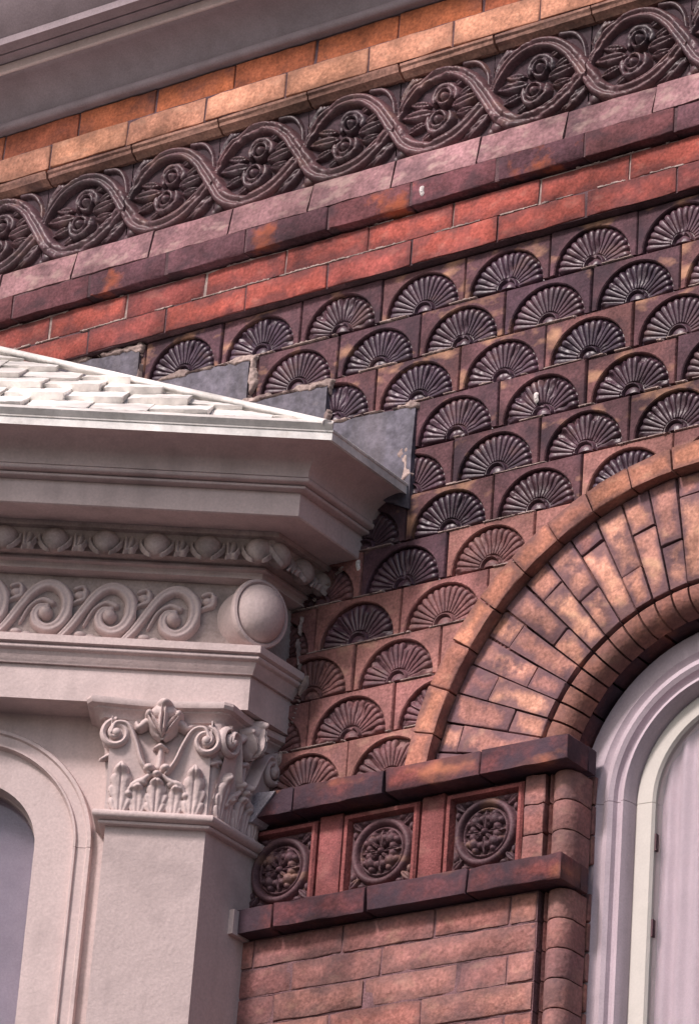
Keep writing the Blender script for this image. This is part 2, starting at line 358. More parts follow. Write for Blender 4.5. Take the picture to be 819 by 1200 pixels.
M['pinkm'] = mat("pink_mortar", [(.17, .105, .095)], mott=.35, rnd=False, bump=.8, soot=(.07,.042,.045), soot_amt=.8, soot_lo=.5, soot_scale=12)
M['splash'] = mat("white_lime_splash", [(.62, .56, .54)], rnd=False, bump=.4, tint=(1, 1, 1))
M['slate'] = mat("slate_grey_flashing", [(.105, .095, .12), (.125, .112, .138), (.09, .082, .105)], mott=.45, mscale=16, rough=.6, bump=.9, bscale=45, soot=(.28, .24, .25), soot_amt=.45, soot_lo=.62, soot_scale=24, tint=(1, 1, 1), drip=.2)
M['lead'] = mat("pale_lead", [(.36, .34, .36)], mott=.2, rough=.5, bump=.3, rnd=False, tint=NT)
M['frame'] = mat("lilac_white_window_paint", [(.48, .415, .435)], mott=.12, mscale=8, rnd=False, rough=.5, bump=.1, soot=(.32, .26, .29), soot_amt=.4, soot_lo=.55, tint=NT, grain=.06)
M['sash'] = mat("cream_white_sash_paint", [(.54, .50, .46)], mott=.06, rnd=False, rough=.45, bump=.05, tint=(1, 1, 1), grain=.04)
M['blind'] = mat("pale_pink_curtain", [(.72, .60, .58)], mott=.06, rnd=False, rough=.9, bump=.1, tint=NT, grain=.05)
M['earth'] = mat("street_ground", [(.05, .048, .05)], mott=.3, mscale=.8, rnd=False, bump=.2, bscale=20, tint=(1, 1, 1))
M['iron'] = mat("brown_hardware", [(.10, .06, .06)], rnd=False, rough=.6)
def glass_mat():
    m = bpy.data.materials.new("window_glass"); m.use_nodes = True; b = m.node_tree.nodes["Principled BSDF"]
    b.inputs["Base Color"].default_value = (.9, .9, .95, 1); b.inputs["Roughness"].default_value = .03
    b.inputs["Transmission Weight"].default_value = 1; b.inputs["IOR"].default_value = 1.35
    return m
M['glass'] = glass_mat()

# ---------------------------------------------------------------- ground
GZ = -6.13
g = Geo().add([(-900, -900, GZ), (900, -900, GZ), (900, 900, GZ), (-900, 900, GZ)], [(0, 1, 2, 3)])
gr = part("ground", g.mesh("ground"), M['earth']); gr["kind"] = "structure"

# ================================================================ BRICK WALL
wall = empty("brick_wall", (0, .1, GZ), "tall wall of red brick with rows of dark fan tiles under a vine frieze", "brick wall")
TW, TH = .215, .109
BW = .2215
AC = (1.075, -1.30)                                  # arch centre (u, z)
# backing with an arched opening: outer rectangle minus arch
def wall_backing():
    x0, x1, zb, zt = -4.5, 5.0, GZ, 1.6
    ro = .395; n = 40; y0, y1 = .018, .34
    pts = [(AC[0]-ro, -2.6)] + [(AC[0]-ro*math.cos(math.pi*i/n), AC[1]+ro*math.sin(math.pi*i/n)) for i in range(n+1)] + [(AC[0]+ro, -2.6)]
    G = Geo()
    mid = len(pts)//2
    L_ = [(x0, zb), (AC[0], zb), (AC[0], -2.6)] + pts[:mid+1] + [(AC[0], zt), (x0, zt)]
    R_ = [(AC[0], zb), (x1, zb), (x1, zt), (AC[0], zt)] + pts[mid:] + [(AC[0], -2.6)]
    for P in (L_, R_):
        k = len(P); G.add([(x, y0, z) for x, z in P]+[(x, y1, z) for x, z in P],
              [tuple(range(k)), tuple(range(2*k-1, k-1, -1))]+[(i, (i+1) % k, k+(i+1) % k, k+i) for i in range(k)])
    return G.mesh("wall_backing")
part("wall_core", wall_backing(), M['mortar'], wall)

NV = 4
def variants(base, hx, hz, y0, y1, **k):
    return [brick_mesh(f"{base}_{i}", hx, hz, y0, y1, seed=hash((base, i)) % 9999 if False else sum(map(ord, base))+i*31, **k) for i in range(NV)]

def bed(zc, hz, yf, umin, umax, seed, mtl='mortar'):
    """the mortar a course lies in, set back a little behind the brick faces, with an uneven face"""
    rr = random.Random(seed); n = int((umax-umin)/.02); V = []
    for k in range(n+1):
        u = umin+(umax-umin)*k/n; d = rr.uniform(-.0012, .0012)
        V += [(u, yf+d, zc-hz), (u, yf+d, zc+hz), (u, .06, zc+hz), (u, .06, zc-hz)]
    F = [(4*k+j, 4*k+(j+1) % 4, 4*k+4+(j+1) % 4, 4*k+4+j) for k in range(n) for j in range(4)]+[(0, 1, 2, 3), (4*n+3, 4*n+2, 4*n+1, 4*n)]
    part("mortar_bed", mesh_from("mortar_bed", V, F, 40), M[mtl], wall)
def course(name, meshes, m, joint0, step, zc, umin, umax, y=0.0, skip=None, tilt=.0018, label=None, mb=None):
    if mb: bed(zc+.001, mb[0], mb[1], umin, umax, int(zc*1e4), mb[2] if len(mb) > 2 else 'mortar')
    n0 = math.floor((umin-joint0)/step); n1 = math.ceil((umax-joint0)/step)
    for i in range(n0, n1):
        uc = joint0+(i+.5)*step
        if skip and skip(uc): continue
        part(name, meshes[rng.randint(len(meshes))], m, wall, (uc+rng.uniform(-.001, .001), y+rng.uniform(-.0015, .0015), zc+rng.uniform(-.001, .001)),
             (0, rng.uniform(-tilt, tilt)*2, rng.uniform(-tilt, tilt)*2), label)

U0, U1 = -1.32, 1.62
bj = .0023
# measured courses, corrected for how far each stands out
course("red_brick", variants("red_a", BW/2-bj, .0308, -.022, .06), M['red'], -.159+.016, BW, .0335, U0, U1, mb=(.0325, -.0188))              # row above the tiles
course("red_brick", variants("red_b", BW/2-bj, .0312, -.020, .06), M['red'], -.056+.015, BW, .0985, U0, U1, mb=(.0325, -.0168, "limem"))
course("smoky_belt_brick", variants("belt", BW/2-.0028, .0300, -.042, .06), M['belt'], -.172+.031, BW, .1690, U0, U1, mb=(.0300, -.0392))
# weathered sloping course: front face leans back
def bevel_brick(i):
    rr = random.Random(300+i); hx = BW/2-.0026; G = Geo()
    nx = 6; prof = [(-.0415, 0), (-.041, .006), (-.027, .074), (-.022, .079), (.06, .079), (.06, 0)]
    V = [((-hx+2*hx*k/nx)+rr.uniform(-.0015, .0015), y+rr.uniform(-.0015, .0015), z+rr.uniform(-.001, .001)) for k in range(nx+1) for y, z in prof]
    m_ = len(prof); F = [(k*m_+j, k*m_+(j+1) % m_, (k+1)*m_+(j+1) % m_, (k+1)*m_+j) for k in range(nx) for j in range(m_)]
    F += [tuple(range(m_)), tuple(nx*m_+j for j in range(m_))[::-1]]
    return mesh_from("bevel_brick", V, F, 30)
course("weathered_brick", [bevel_brick(i) for i in range(NV)], M['bevel'], -.001+.025, BW, .2005, U0, U1)
# pale tan course and orange course above the frieze
course("tan_brick", variants("tan", .2265/2-bj, .0325, -.016, .06), M['tan'], -.100+.012, .2265, .5770, U0, U1, mb=(.0345, -.0125))
course("orange_brick", variants("orange", .2265/2-bj, .0335, -.004, .06), M['orange'], -.023+.003, .2265, .6490, U0, U1, mb=(.036, -.001))

# moulded strip between frieze and tan course
def strip_mesh(i):
    rr = random.Random(50+i); hx = .124-.002
    pr = [(.05, -.015), (-.008, -.015), (-.014, -.009), (-.024, -.004), (-.026, .004), (-.030, .008), (-.030, .0145), (.05, .0145)]
    nx = 4; V = [((-hx+2*hx*k/nx), y+rr.uniform(-.001, .001), z+rr.uniform(-.0008, .0008)) for k in range(nx+1) for y, z in pr]
    m_ = len(pr); F = [(k*m_+j, k*m_+(j+1) % m_, (k+1)*m_+(j+1) % m_, (k+1)*m_+j) for k in range(nx) for j in range(m_)]
    F += [tuple(range(m_)), tuple(nx*m_+j for j in range(m_))[::-1]]
    return mesh_from("moulded_strip", V, F, 25)
course("moulded_strip", [strip_mesh(i) for i in range(3)], M['strip_m'], -.026+.012, .249, .5145, U0, U1)

# ---------------------------------------------------------------- vine frieze
FP = .249; FZ0, FZ1 = .2800, .4995; FH = FZ1-FZ0; FY = .002
def fz(P): return [(x*FP, z*FH) for x, z in P]
UPPER = [(.02, .50), (.06, .62), (.14, .755), (.26, .87), (.44, .935), (.64, .89), (.80, .75), (.90, .60), (1.0, .43)]
LOWER = [(.0, .43), (.05, .34), (.14, .20), (.29, .095), (.47, .075), (.66, .13), (.80, .235), (.93, .37)]
def vine_h(X, Z):
    h = stroke(X, Z, fz(UPPER), .008, .0205, .028, prof='groove')
    h = np.maximum(h, stroke(X, Z, fz([(-.15, .67), (-.08, .57), (0, .43)]+LOWER[1:]), .020, .0155, .028, wm=.0205, prof='groove'))
    for k in range(1):                                   # a second thinner strand riding inside the lower band
        h = np.maximum(h, stroke(X, Z, fz([(.40+.14*k, .17-.01*k), (.62+.08*k, .235-.01*k), (.78+.04*k, .36-.02*k), (.90, .47-.03*k)]), .004, .006, .013))
    return h
def flower_h(X, Z):
    h = np.zeros(X.shape)
    for (x, z, r) in ((.525, .635, .021), (.475, .385, .021)):
        x *= FP; z *= FH
        d = np.hypot(X-x, Z-z); a = np.arctan2(Z-z, X-x); sgn = 1 if z > .5*FH else -1
        def arc_(a0_, ln, rad, wid, hh):
            da_ = np.abs((a-a0_+np.pi) % (2*np.pi)-np.pi); w_ = wid*np.sqrt(np.clip(1-(da_/ln)**2, 0, 1))+1e-6
            q = np.abs(d-rad)/w_; return np.where((q < 1) & (da_ < ln), hh*np.sqrt(np.clip(1-q*q, 0, 1)), 0)
        o_ = np.zeros(X.shape)
        for k in range(4): o_ = np.maximum(o_, arc_(sgn*(.1+k*.98), .60, .0310-.002*(k % 2), .0105, .019))
        for k in range(3): o_ = np.maximum(o_, arc_(.5+k*2.09, 1.2, .0190, .0066, .021))
        h = np.where(d < .024, 0, h); h = np.maximum(h, o_)
        h = np.maximum(h, ball(X, Z, x, z, .0138, .0138, .026))
    return h
def leaf_h(X, Z):
    h = np.zeros(X.shape)
    for a, b, w, hh in (((.60, .50), (.93, .56), .017, .022), ((.40, .50), (.06, .52), .017, .020), ((.66, .60), (.86, .70), .012, .017), ((.34, .40), (.12, .33), .012, .016), ((.64, .40), (.86, .42), .012, .017), ((.36, .60), (.14, .66), .012, .016), ((.60, .74), (.74, .82), .010, .014), ((.40, .27), (.28, .19), .010, .014)):
        h = np.maximum(h, leaf(X, Z, fz([a])[0], fz([b])[0], w, hh))
    for k in range(3):
        h = np.maximum(h, stroke(X, Z, fz([(.045+.03*k, .70+.05*k), (.07+.035*k, .83+.035*k), (.16+.04*k, .955-.01*k)]), .004, .0065, .014))
    h = np.maximum(h, stroke(X, Z, fz([(.97, .63), (.93, .82), (.84, .95), (.70, .985)]), .004, .008, .012))
    for a, b, w in (((.99, .30), (.78, .06), .015), ((1.0, .25), (.64, .03), .011)):
        h = np.maximum(h, leaf(X, Z, fz([a])[0], fz([b])[0], w, .017))
    h = np.maximum(h, ball(X, Z, .085*FP, .115*FH, .017, .015, .014)); h = np.maximum(h, ball(X, Z, .02*FP, .07*FH, .010, .012, .010))
    return h
def worn(fn, seed):
    def g_(X, Z):
        h = fn(X, Z); n = vnoise(X+1, Z+1, 30, seed)
        return np.where(h > 2e-4, np.maximum(h*(1-.30*np.clip((n-.58)/.2, 0, 1))*(.94+.12*vnoise(X, Z, 110, seed+2)), 6e-4), 0)
    return g_
FRZ = []
for sd in (3, 8, 15):
    FRZ.append((pieces(relief("vine", worn(lambda X, Z: np.where(X < 1.02*FP, vine_h(X, Z), 0), sd), -.12*FP, 1.03*FP, 0, FH, .0021)),
                pieces(relief("flower", worn(flower_h, sd+30), 0, FP, 0, FH, .0021)), pieces(relief("leaf", worn(leaf_h, sd+60), 0, FP, 0, FH, .0021))))
def panel_base():
    G = Geo(); G.box(.0012, FP-.0012, 0, .05, 0, FH)
    return G.mesh("frieze_panel")
pb = panel_base(); hole = lathe_dome("drill_hole", [(.0001, -.001), (.0075, -.001), (.0095, .0025), (.012, .0005)], 16)
U_F = -.026-.002*.735
for i in range(-6, 7):
    u = U_F+i*FP
    pn = part("frieze_panel", pb, M['ground'], wall, (u, FY+rng.uniform(-.001, .001), FZ0))
    loc = wloc(pn)
    for nm, q_ in zip(("vine", "flower", "leaf"), FRZ[(i*2+(i < 0)) % 3]): part(nm, q_, M['vine' if nm == 'vine' else 'frieze'], pn, loc)
    part("drill_hole", hole, M['mortar'], pn, loc+Vector((.012, -.001, .80*FH)))

# ---------------------------------------------------------------- fan tiles
FR = .0925; NR = 16
def fan_mesh(seed=0):
    rr = random.Random(seed); nth = NR*8
    HB = .84; rs = list(np.r_[np.array([.0, .008, .016, .0225, .0242, .0262, .0285, .0305, .0325, .0342, .036])*HB, .034, .040, .05, .06, .068, .0745, .079, .0825, .0850, .0868, .0880, .0925])
    V = []; F = []
    for j in range(nth+1):
        th = math.pi*j/nth; c, s = math.cos(th), math.sin(th)
        ph2 = 1-abs(((th*NR/math.pi) % 1)*2-1)      # 0 in the groove, 1 on the crest
        for r in rs:
            r0 = r; r = r/HB if r <= .036*HB+1e-6 else max(r, .0361)
            if r <= .0225: y = .0105-.0085*math.sqrt(1-(r/.0228)**2)
            elif r <= .0325: y = .0100-.0095*math.sin(math.pi*min(1, max(0, (r-.0225)/.010)))
            elif r < .036: y = .0105
            elif r <= .0881:
                r = r0; t = max(0, (r-.036*HB)/(.088-.036*HB))
                te = t+.10*(1-ph2)**2*max(0, t-.4)/.6
                env = math.sqrt(max(0, 1-max(0, (te-.80)/.20)**2))*(.70+.30*min(1, t*1.6))
                rib = math.sqrt(max(0, 1-(1-ph2)**4.5))
                y = .0108-.0118*env*rib*(.60+.40*t)
            else: y = .0135
            V.append((r0*c, y, r0*s+.002))
    m_ = len(rs)
    for j in range(nth):
        for k in range(m_-1): F.append((j*m_+k, j*m_+k+1, (j+1)*m_+k+1, (j+1)*m_+k))
    b0 = len(V)                                   # close the straight edge backwards
    line = [k for k in range(m_-1, -1, -1)] and [nth*m_+k for k in range(m_-1, 0, -1)]+[k for k in range(0, m_)]
    for k in line: x, y, z = V[k]; V.append((x, .03, z))
    for i in range(len(line)-1): F.append((line[i], line[i+1], b0+i+1, b0+i))
    if seed:
        A = np.array(V); nz_ = vnoise(A[:, 0], A[:, 2], 38, seed*7); n2_ = vnoise(A[:, 0], A[:, 2], 90, seed*11)
        er = np.clip((nz_-.56)/.2, 0, 1)*.75; fr = A[:, 1] < .014
        A[:, 1] = np.where(fr, A[:, 1]+er*np.clip(.0125-A[:, 1], 0, 1)+.0022*(n2_-.5), A[:, 1]); V = A.tolist()
    me = mesh_from("fan", V, F, 55); return me
def tile_body(seed=0):
    rr = random.Random(seed); hx = TW/2-.0014; h = TH-.0030
    angs = sorted(set([math.pi*i/36 for i in range(37)]+[math.atan2(h, hx), math.pi-math.atan2(h, hx)]))
    V = []; F = []; rows = []
    def rect(a, ins):
        c, s = math.cos(a), math.sin(a); X = hx-ins; Zt = h-ins
        t = min(X/abs(c) if abs(c) > 1e-6 else 9, Zt/s if s > 1e-6 else 9); return (t*c, max(t*s, 0))
    for a in angs:
        c, s = math.cos(a), math.sin(a)
        x1, z1 = rect(a, .0024); x2, z2 = rect(a, 0)
        V += [(FR*c, .0135, FR*s), (FR*c, .001, FR*s), ((FR+.0022)*c, -.0015, (FR+.0022)*s), ((FR+.0055)*c, 0, (FR+.0055)*s) if math.hypot(x1, z1) > FR+.006 else (x1, 0, z1), (x1, 0, z1), (x2, .003, z2), (x2, .05, z2)]
    m_ = 7
    for j in range(len(angs)-1):
        for k in range(m_-1): F.append((j*m_+k, j*m_+k+1, (j+1)*m_+k+1, (j+1)*m_+k))
    n = len(V); e = (len(angs)-1)*m_
    V += [(hx, .05, 0), (-hx, .05, 0)]
    for base in (0, e):                            # undersides left and right of the fan
        F.append(tuple(base+k for k in range(m_)))
    return mesh_from("fan_tile", V, F, 40)
fan_v = [fan_mesh(k) for k in range(6)]; body_v = [tile_body()]
ROWZ = [-.1085, -.2185, -.3270, -.4375, -.5485, -.6570, -.7650, -.8730, -.9810, -1.0900, -1.1990, -1.3080]
for r in range(11):
    zb = ROWZ[r]
    for i in range(-7, 7):
        uc = (i+.5)*TW + (.5*TW if r % 2 else 0)
        corners = [(uc+sx*TW/2, zb+sz*TH) for sx in (-1, 1) for sz in (0, 1)]
        if any(math.hypot(x-AC[0], z-AC[1]) < .46 for x, z in corners) or (zb < AC[1] and uc > .7): continue
        if zb < -1.25 or (uc > AC[0] and math.hypot(uc-AC[0], zb-AC[1]) < .62) : continue
        if math.hypot(uc-AC[0], zb+TH/2-AC[1]) < .60: continue
        if uc < -.9 and zb < -.5: continue
        t = part("fan_tile", body_v[0], M['tile'], wall, (uc+rng.uniform(-.0012, .0012), rng.uniform(-.0015, .0015), zb+.0016+rng.uniform(-.0008, .0008)), (rng.uniform(-.016, .016), rng.uniform(-.007, .007), rng.uniform(-.014, .014)))
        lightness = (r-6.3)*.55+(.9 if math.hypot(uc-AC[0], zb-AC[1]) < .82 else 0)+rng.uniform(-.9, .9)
        f_ = part("fan", fan_v[rng.randint(6)], M['fan'], t, wloc(t))
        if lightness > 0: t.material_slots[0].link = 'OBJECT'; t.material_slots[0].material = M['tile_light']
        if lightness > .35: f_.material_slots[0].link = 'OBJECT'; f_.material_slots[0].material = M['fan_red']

def pointing(z, y, u0, u1, seed, thr=.55, w=.0024):
    def fn(X, Z):
        n1 = vnoise(X, Z*.3, 16, seed); n2 = vnoise(X, Z, 150, seed+3)
        zc = z+.0018*(vnoise(X, X*0, 30, seed+8)-.5)
        ok = (n1 > thr) & (np.abs(Z-zc) < w*(.35+.9*n2)) & (np.hypot(X-AC[0], Z-AC[1]) > .69)
        return np.where(ok, .0012+.0025*n2, 0)
    o = part("mortar_pointing", relief("mortar_pointing", fn, u0, u1, z-.006, z+.006, .0016, depth=.008, smooth=70), M['limem'], wall, (0, y, 0)); o["kind"] = "stuff"
for r, zb in enumerate(ROWZ[:10]): pointing(zb+.0005, -.0002, -.42 if r < 4 else 0.0, 1.15, 20+r, .50)
pointing(.0665, -.0205, -1.0, 1.15, 77, .42, .0028)
pointing(.1305, -.0185, -1.0, 1.15, 78, .56)
pointing(.612, -.006, -1.0, 1.15, 79, .55)

# ---------------------------------------------------------------- arch
def wedge(name, ra, rb, a0, a1, y0, y1, n=3, zc=None, seed=0, jit=.0012, bev=.003):
    """radial brick between radii and angles (deg from the left springing, clockwise over the top)"""
    rr = random.Random(seed); am = (a0+a1)/2; rm = (ra+rb)/2
    C = Vector((AC[0]-rm*math.cos(R(am)), 0, AC[1]+rm*math.sin(R(am))))
    bm = bmesh.new()
    def P(r, a, y): return Vector((AC[0]-r*math.cos(R(a)), y, AC[1]+r*math.sin(R(a))))-C
    gA = [[bm.verts.new(P(r, a0+(a1-a0)*k/n, y)) for r, y in ((ra, y0), (rb, y0), (rb, y1), (ra, y1))] for k in range(n+1)]
    for k in range(n):
        for j in range(4): bm.faces.new((gA[k][j], gA[k][(j+1) % 4], gA[k+1][(j+1) % 4], gA[k+1][j]))
    bm.faces.new(gA[0]); bm.faces.new(gA[n][::-1])
    bmesh.ops.recalc_face_normals(bm, faces=bm.faces)
    ed = [e for e in bm.edges if len(e.link_faces) == 2 and e.calc_face_angle(0) > .6]
    bmesh.ops.bevel(bm, geom=ed, offset=bev, segments=2, affect='EDGES', profile=.6)
    for v in bm.verts:
        if v.co.y < y0+.02: v.co += Vector([rr.uniform(-jit, jit) for _ in range(3)])
    if zc is not None:
        g_ = bm.verts[:]+bm.edges[:]+bm.faces[:]
        r_ = bmesh.ops.bisect_plane(bm, geom=g_, plane_co=(0, 0, zc-C.z), plane_no=(0, 0, -1), clear_outer=True)
        bmesh.ops.holes_fill(bm, edges=[e for e in bm.edges if len(e.link_faces) == 1])
    if len(bm.verts) < 4: bm.free(); return None, C
    uvl = bm.loops.layers.uv.new("UVMap")
    for f in bm.faces:
        for l in f.loops:
            q = l.vert.co+C; rr_ = math.hypot(q.x-AC[0], q.z-AC[1]); aa = math.degrees(math.atan2(q.z-AC[1], AC[0]-q.x))
            l[uvl].uv = ((aa-a0)/(a1-a0), (rr_-ra)/(rb-ra))
    me = bpy.data.meshes.new(name); bm.to_mesh(me); bm.free(); me.shade_smooth(); me.set_sharp_from_angle(angle=R(45))
    return me, C
ZL = -1.196
# projecting hood course
a = 6.4-8.45; k = 0
while a < 175:
    me, C = wedge("hood_brick", .647, .700, a+.12, a+8.45-.12, -.034, .05, zc=ZL, seed=k)
    if me and a > -3: part("hood_brick", me, M['hood'], wall, C)
    a += 8.45; k += 1
# gauged voussoirs, two bricks long, breaking joint
NVO = 29; da = 168/NVO
for i in range(NVO):
    a0 = 6.5+i*da; a1 = a0+da
    split = (.545, .575, .50, .56, .52, .59)[(i*5) % 6] if i % 2 else (.47, .49, .55, .455)[i % 4]
    split = .582 if i % 2 else .492
    split += rng.uniform(-.02, .02)
    for (ra, rb) in ((.404, split-.0012), (split+.0012, .6455)):
        gap = .17
        me, C = wedge("voussoir", ra, rb, a0+gap, a1-gap, -.006+rng.uniform(-.003, .003), .05, n=1, zc=ZL, seed=i*3+int(ra*1000))
        if me: part("voussoir", me, M['vouss'], wall, C)
# rounded bricks along the edge of the opening
def bull(a0, a1, seed):
    rr = random.Random(seed); C = Vector((AC[0]-.37*math.cos(R((a0+a1)/2)), 0, AC[1]+.37*math.sin(R((a0+a1)/2)))); V = []; F = []
    prof = [(.398, .040), (.398, .006), (.396, .001), (.392, -.003)]+[(.385-.036*math.sin(R(t)), .033-.036*math.cos(R(t))) for t in (0, 15, 30, 45, 60, 75, 90)]+[(.349, .047), (.398, .047)]
    n = 2; m_ = len(prof)
    for k in range(n+1):
        aa = R(a0+(a1-a0)*k/n); 
        for r, y in prof:
            r = r+rr.uniform(-.0006, .0006); V.append((AC[0]-r*math.cos(aa)-C.x, y, AC[1]+r*math.sin(aa)-C.z))
    for k in range(n):
        for j in range(m_): F.append((k*m_+j, k*m_+(j+1) % m_, (k+1)*m_+(j+1) % m_, (k+1)*m_+j))
    F += [tuple(range(m_)), tuple(n*m_+j for j in range(m_))[::-1]]
    return mesh_from("bullnose_brick", V, F, 40), C
for i in range(NVO):
    a0 = 6.5+i*da
    if a0 < 14: continue
    me, C = bull(a0+.35, a0+da-.35, i); part("bullnose_brick", me, M['hood'], wall, C)
# reveal bricks of the arch (the deep inner ring)
for i in range(14):
    a0 = 8+i*11.8
    me, C = wedge("reveal_brick", .352, .40, a0+.3, a0+11.5, .050, .30, n=2, seed=i+70)
    part("reveal_brick", me, M['ledge'], wall, C)

# ---------------------------------------------------------------- ledges, rosette band and jamb
UJ = .752                                            # edge of the window jamb
def ledge(zc, hz, y0, u_end, joints, name):
    J = joints
    for a, b in zip(J[:-1], J[1:]):
        me = brick_mesh(name, (b-a)/2-.002, hz, y0, .06, seed=int(a*1000) % 977)
        part(name, me, M['ledge'], wall, ((a+b)/2, rng.uniform(-.001, .001), zc))
    # return into the reveal at the right end
    me = brick_mesh(name, .045, hz, .0, .03, seed=5)
    part(name, me, M['ledge'], wall, (u_end-.046, -.0+.030, zc-.0005))
ledge(-1.2235, .0265, -.045, .785, [-.32, -.10, .118, .345, .575, .785], "ledge_brick")
ledge(-1.4740, .0265, -.043, .780, [-.32, -.12, .088, .318, .560, .780], "ledge_brick")
# mirrored ledges beyond the window
for zc in (-1.2235, -1.474):
    me = brick_mesh("ledge_brick", .22, .0265, -.045, .06, seed=15); part("ledge_brick", me, M['ledge'], wall, (1.59, 0, zc))

ZR0, ZR1 = -1.446, -1.2525
RC = [.0615, .3135, .5635]; RZ = -1.3525
# rosette panel: bevelled square frame, ring, four trefoil petals, corner leaves
def ros_frame():
    o, i_ = .0925, .0775; G = Geo()
    for (a, b) in (((-1, -1), (1, -1)), ((1, -1), (1, 1)), ((1, 1), (-1, 1)), ((-1, 1), (-1, -1))):
        V = []
        for (s, y) in ((o, .05), (o, .0), (o-.004, -.005), (i_+.004, -.004), (i_, .014)):
            for q in (a, b): V.append((q[0]*s, y, q[1]*s*.985))
        G.add(V, [(2*k, 2*k+1, 2*k+3, 2*k+2) for k in range(4)])
    return G.mesh("panel_frame", 20)
def ros_ring(X, Z):
    d = np.hypot(X, Z); h = np.where(np.abs(d-.065) < .0085, .014*np.sqrt(np.clip(1-((d-.065)/.0085)**2, 0, 1)), 0)
    return np.maximum(h, np.where(np.abs(d-.0505) < .003, .007*np.sqrt(np.clip(1-((d-.0505)/.003)**2, 0, 1)), 0))
def ros_flower(X, Z):
    h = ball(X, Z, 0, 0, .0085, .0085, .018)
    for k in range(4):
        a = R(45+90*k); ca, sa = math.cos(a), math.sin(a)
        for (r, t, rad, hh) in ((.033, 0, .0135, .019), (.029, .50, .0095, .015), (.029, -.50, .0095, .015), (.043, .27, .0085, .014), (.043, -.27, .0085, .014)):
            h = np.maximum(h, ball(X, Z, r*math.cos(a+t), r*math.sin(a+t), rad, rad, hh))
        h = np.maximum(h, leaf(X, Z, (.008*ca, .008*sa), (.030*ca, .030*sa), .005, .02))
        b = a+R(45); h = np.maximum(h, leaf(X, Z, (.006*math.cos(b), .006*math.sin(b)), (.049*math.cos(b), .049*math.sin(b)), .0065, .013))
    return h
def ros_corner(X, Z):
    h = np.zeros(X.shape)
    for sx in (-1, 1):
        for sz in (-1, 1):
            h = np.maximum(h, leaf(X, Z, (.074*sx, .072*sz), (.050*sx, .050*sz), .009, .012))
            h = np.maximum(h, ball(X, Z, .069*sx, .046*sz, .006, .009, .009)); h = np.maximum(h, ball(X, Z, .046*sx, .069*sz, .009, .006, .009))
    return h
rf_m, rr_m = ros_frame(), pieces(relief("ring", ros_ring, -.078, .078, -.078, .078, .0016))
rw_m, rc_m = pieces(relief("rosette", ros_flower, -.055, .055, -.055, .055, .0014)), pieces(relief("corner_leaf", ros_corner, -.077, .077, -.076, .076, .0016))
rb_m = Geo().box(-.0785, .0785, 0, .05, -.0775, .0775).mesh("rosette_panel")
for uc in RC:
    p_ = part("rosette_panel", rb_m, M['rosette'], wall, (uc, .014, RZ)); L0 = wloc(p_)
    part("panel_frame", rf_m, M['strip'], p_, L0+Vector((0, -.014, 0)))
    part("ring", rr_m, M['rosette'], p_, L0); part("rosette", rw_m, M['rosette'], p_, L0); part("corner_leaf", rc_m, M['rosette'], p_, L0)
# plain red pier bricks between the panels
for (a, b) in ((-.20, -.034), (.157, .218), (.409, .468)):
    me = brick_mesh("pier_brick", (b-a)/2-.002, .095, .0, .05, bev=.003, seed=int(b*999))
    part("pier_brick", me, M['strip'], wall, ((a+b)/2, .0, (ZR0+ZR1)/2))
# three small stacked bricks, a groove, then the rounded corner bricks
def corner_brick(hz, seed):
    rr = random.Random(seed); V = []; F = []
    pr = [(.718, .06), (.718, .02), (.7195, .006)]+[(.751-.0315*math.cos(R(t)), .030-.034*math.sin(R(t))) for t in (25, 45, 65, 90)]+[(.751+.026*math.sin(R(t)), .030-.034*math.cos(R(t))) for t in (20, 40, 60, 80)]+[(.777, .034), (.777, .07)]
    pr = [(x-.006, y) for x, y in pr]
    zs = [(-hz, .97), (-hz+.004, 1), (hz-.004, 1), (hz, .97)]; m_ = len(pr); cx = .75
    for z, s in zs:
        for x, y in pr: V.append(((x-cx)*s, (y-.04)*s+.04+rr.uniform(-.0006, .0006), z+rr.uniform(-.0006, .0006)))
    for k in range(3):
        for j in range(m_): F.append((k*m_+j, k*m_+(j+1) % m_, (k+1)*m_+(j+1) % m_, (k+1)*m_+j))
    F += [tuple(range(m_)), tuple(3*m_+j for j in range(m_))[::-1]]
    return mesh_from("corner_brick", V, F, 45)
for k in range(3):
    zc = -1.2845-.0640*k
    me = brick_mesh("header_brick", .0235, .0308, -.002, .05, seed=40+k); part("header_brick", me, M['pink'], wall, (.6825, 0, zc))
    part("corner_brick", corner_brick(.0305, k), M['pink'], wall, (.75, 0, zc))
    for q in range(1):
        me = brick_mesh("reveal_brick", .02, .0300, .075, .30, seed=60+k); part("reveal_brick", me, M['pink'], wall, (.754, 0, zc+.012))
# courses under the lower ledge
CH = .0622; rowj = [.02, .118, .08, .0, .11, .03]
for k in range(7):
    zc = -1.5345-CH*k
    bed(zc, CH/2+.001, -.0012, -.30, .704, 900+k, 'pinkm')
    ends = [-.30]; j = rowj[k % 6]-.2215
    while j < .60:
        if j > -.25: ends.append(j)
        j += .2215
    ends.append(.640) if ends[-1] < .60 else None
    ends = [e for e in ends if e <= .59]+[.640, .704] if k % 2 == 0 else [e for e in ends if e < .56]+[.704]
    for a, b in zip(ends[:-1], ends[1:]):
        me = brick_mesh("pink_brick", (b-a)/2-.002, CH/2-.002, -.004, .05, seed=int(a*1000)+k)
        part("pink_brick", me, M['pink'], wall, ((a+b)/2, rng.uniform(-.0015, .0015), zc), (0, rng.uniform(-.004, .004), 0))
    part("corner_brick", corner_brick(CH/2-.0015, k+9), M['pink'], wall, (.75, 0, zc))
    me = brick_mesh("reveal_brick", .02, CH/2-.003, .075, .30, seed=80+k); part("reveal_brick", me, M['pink'], wall, (.754, 0, zc+.013))

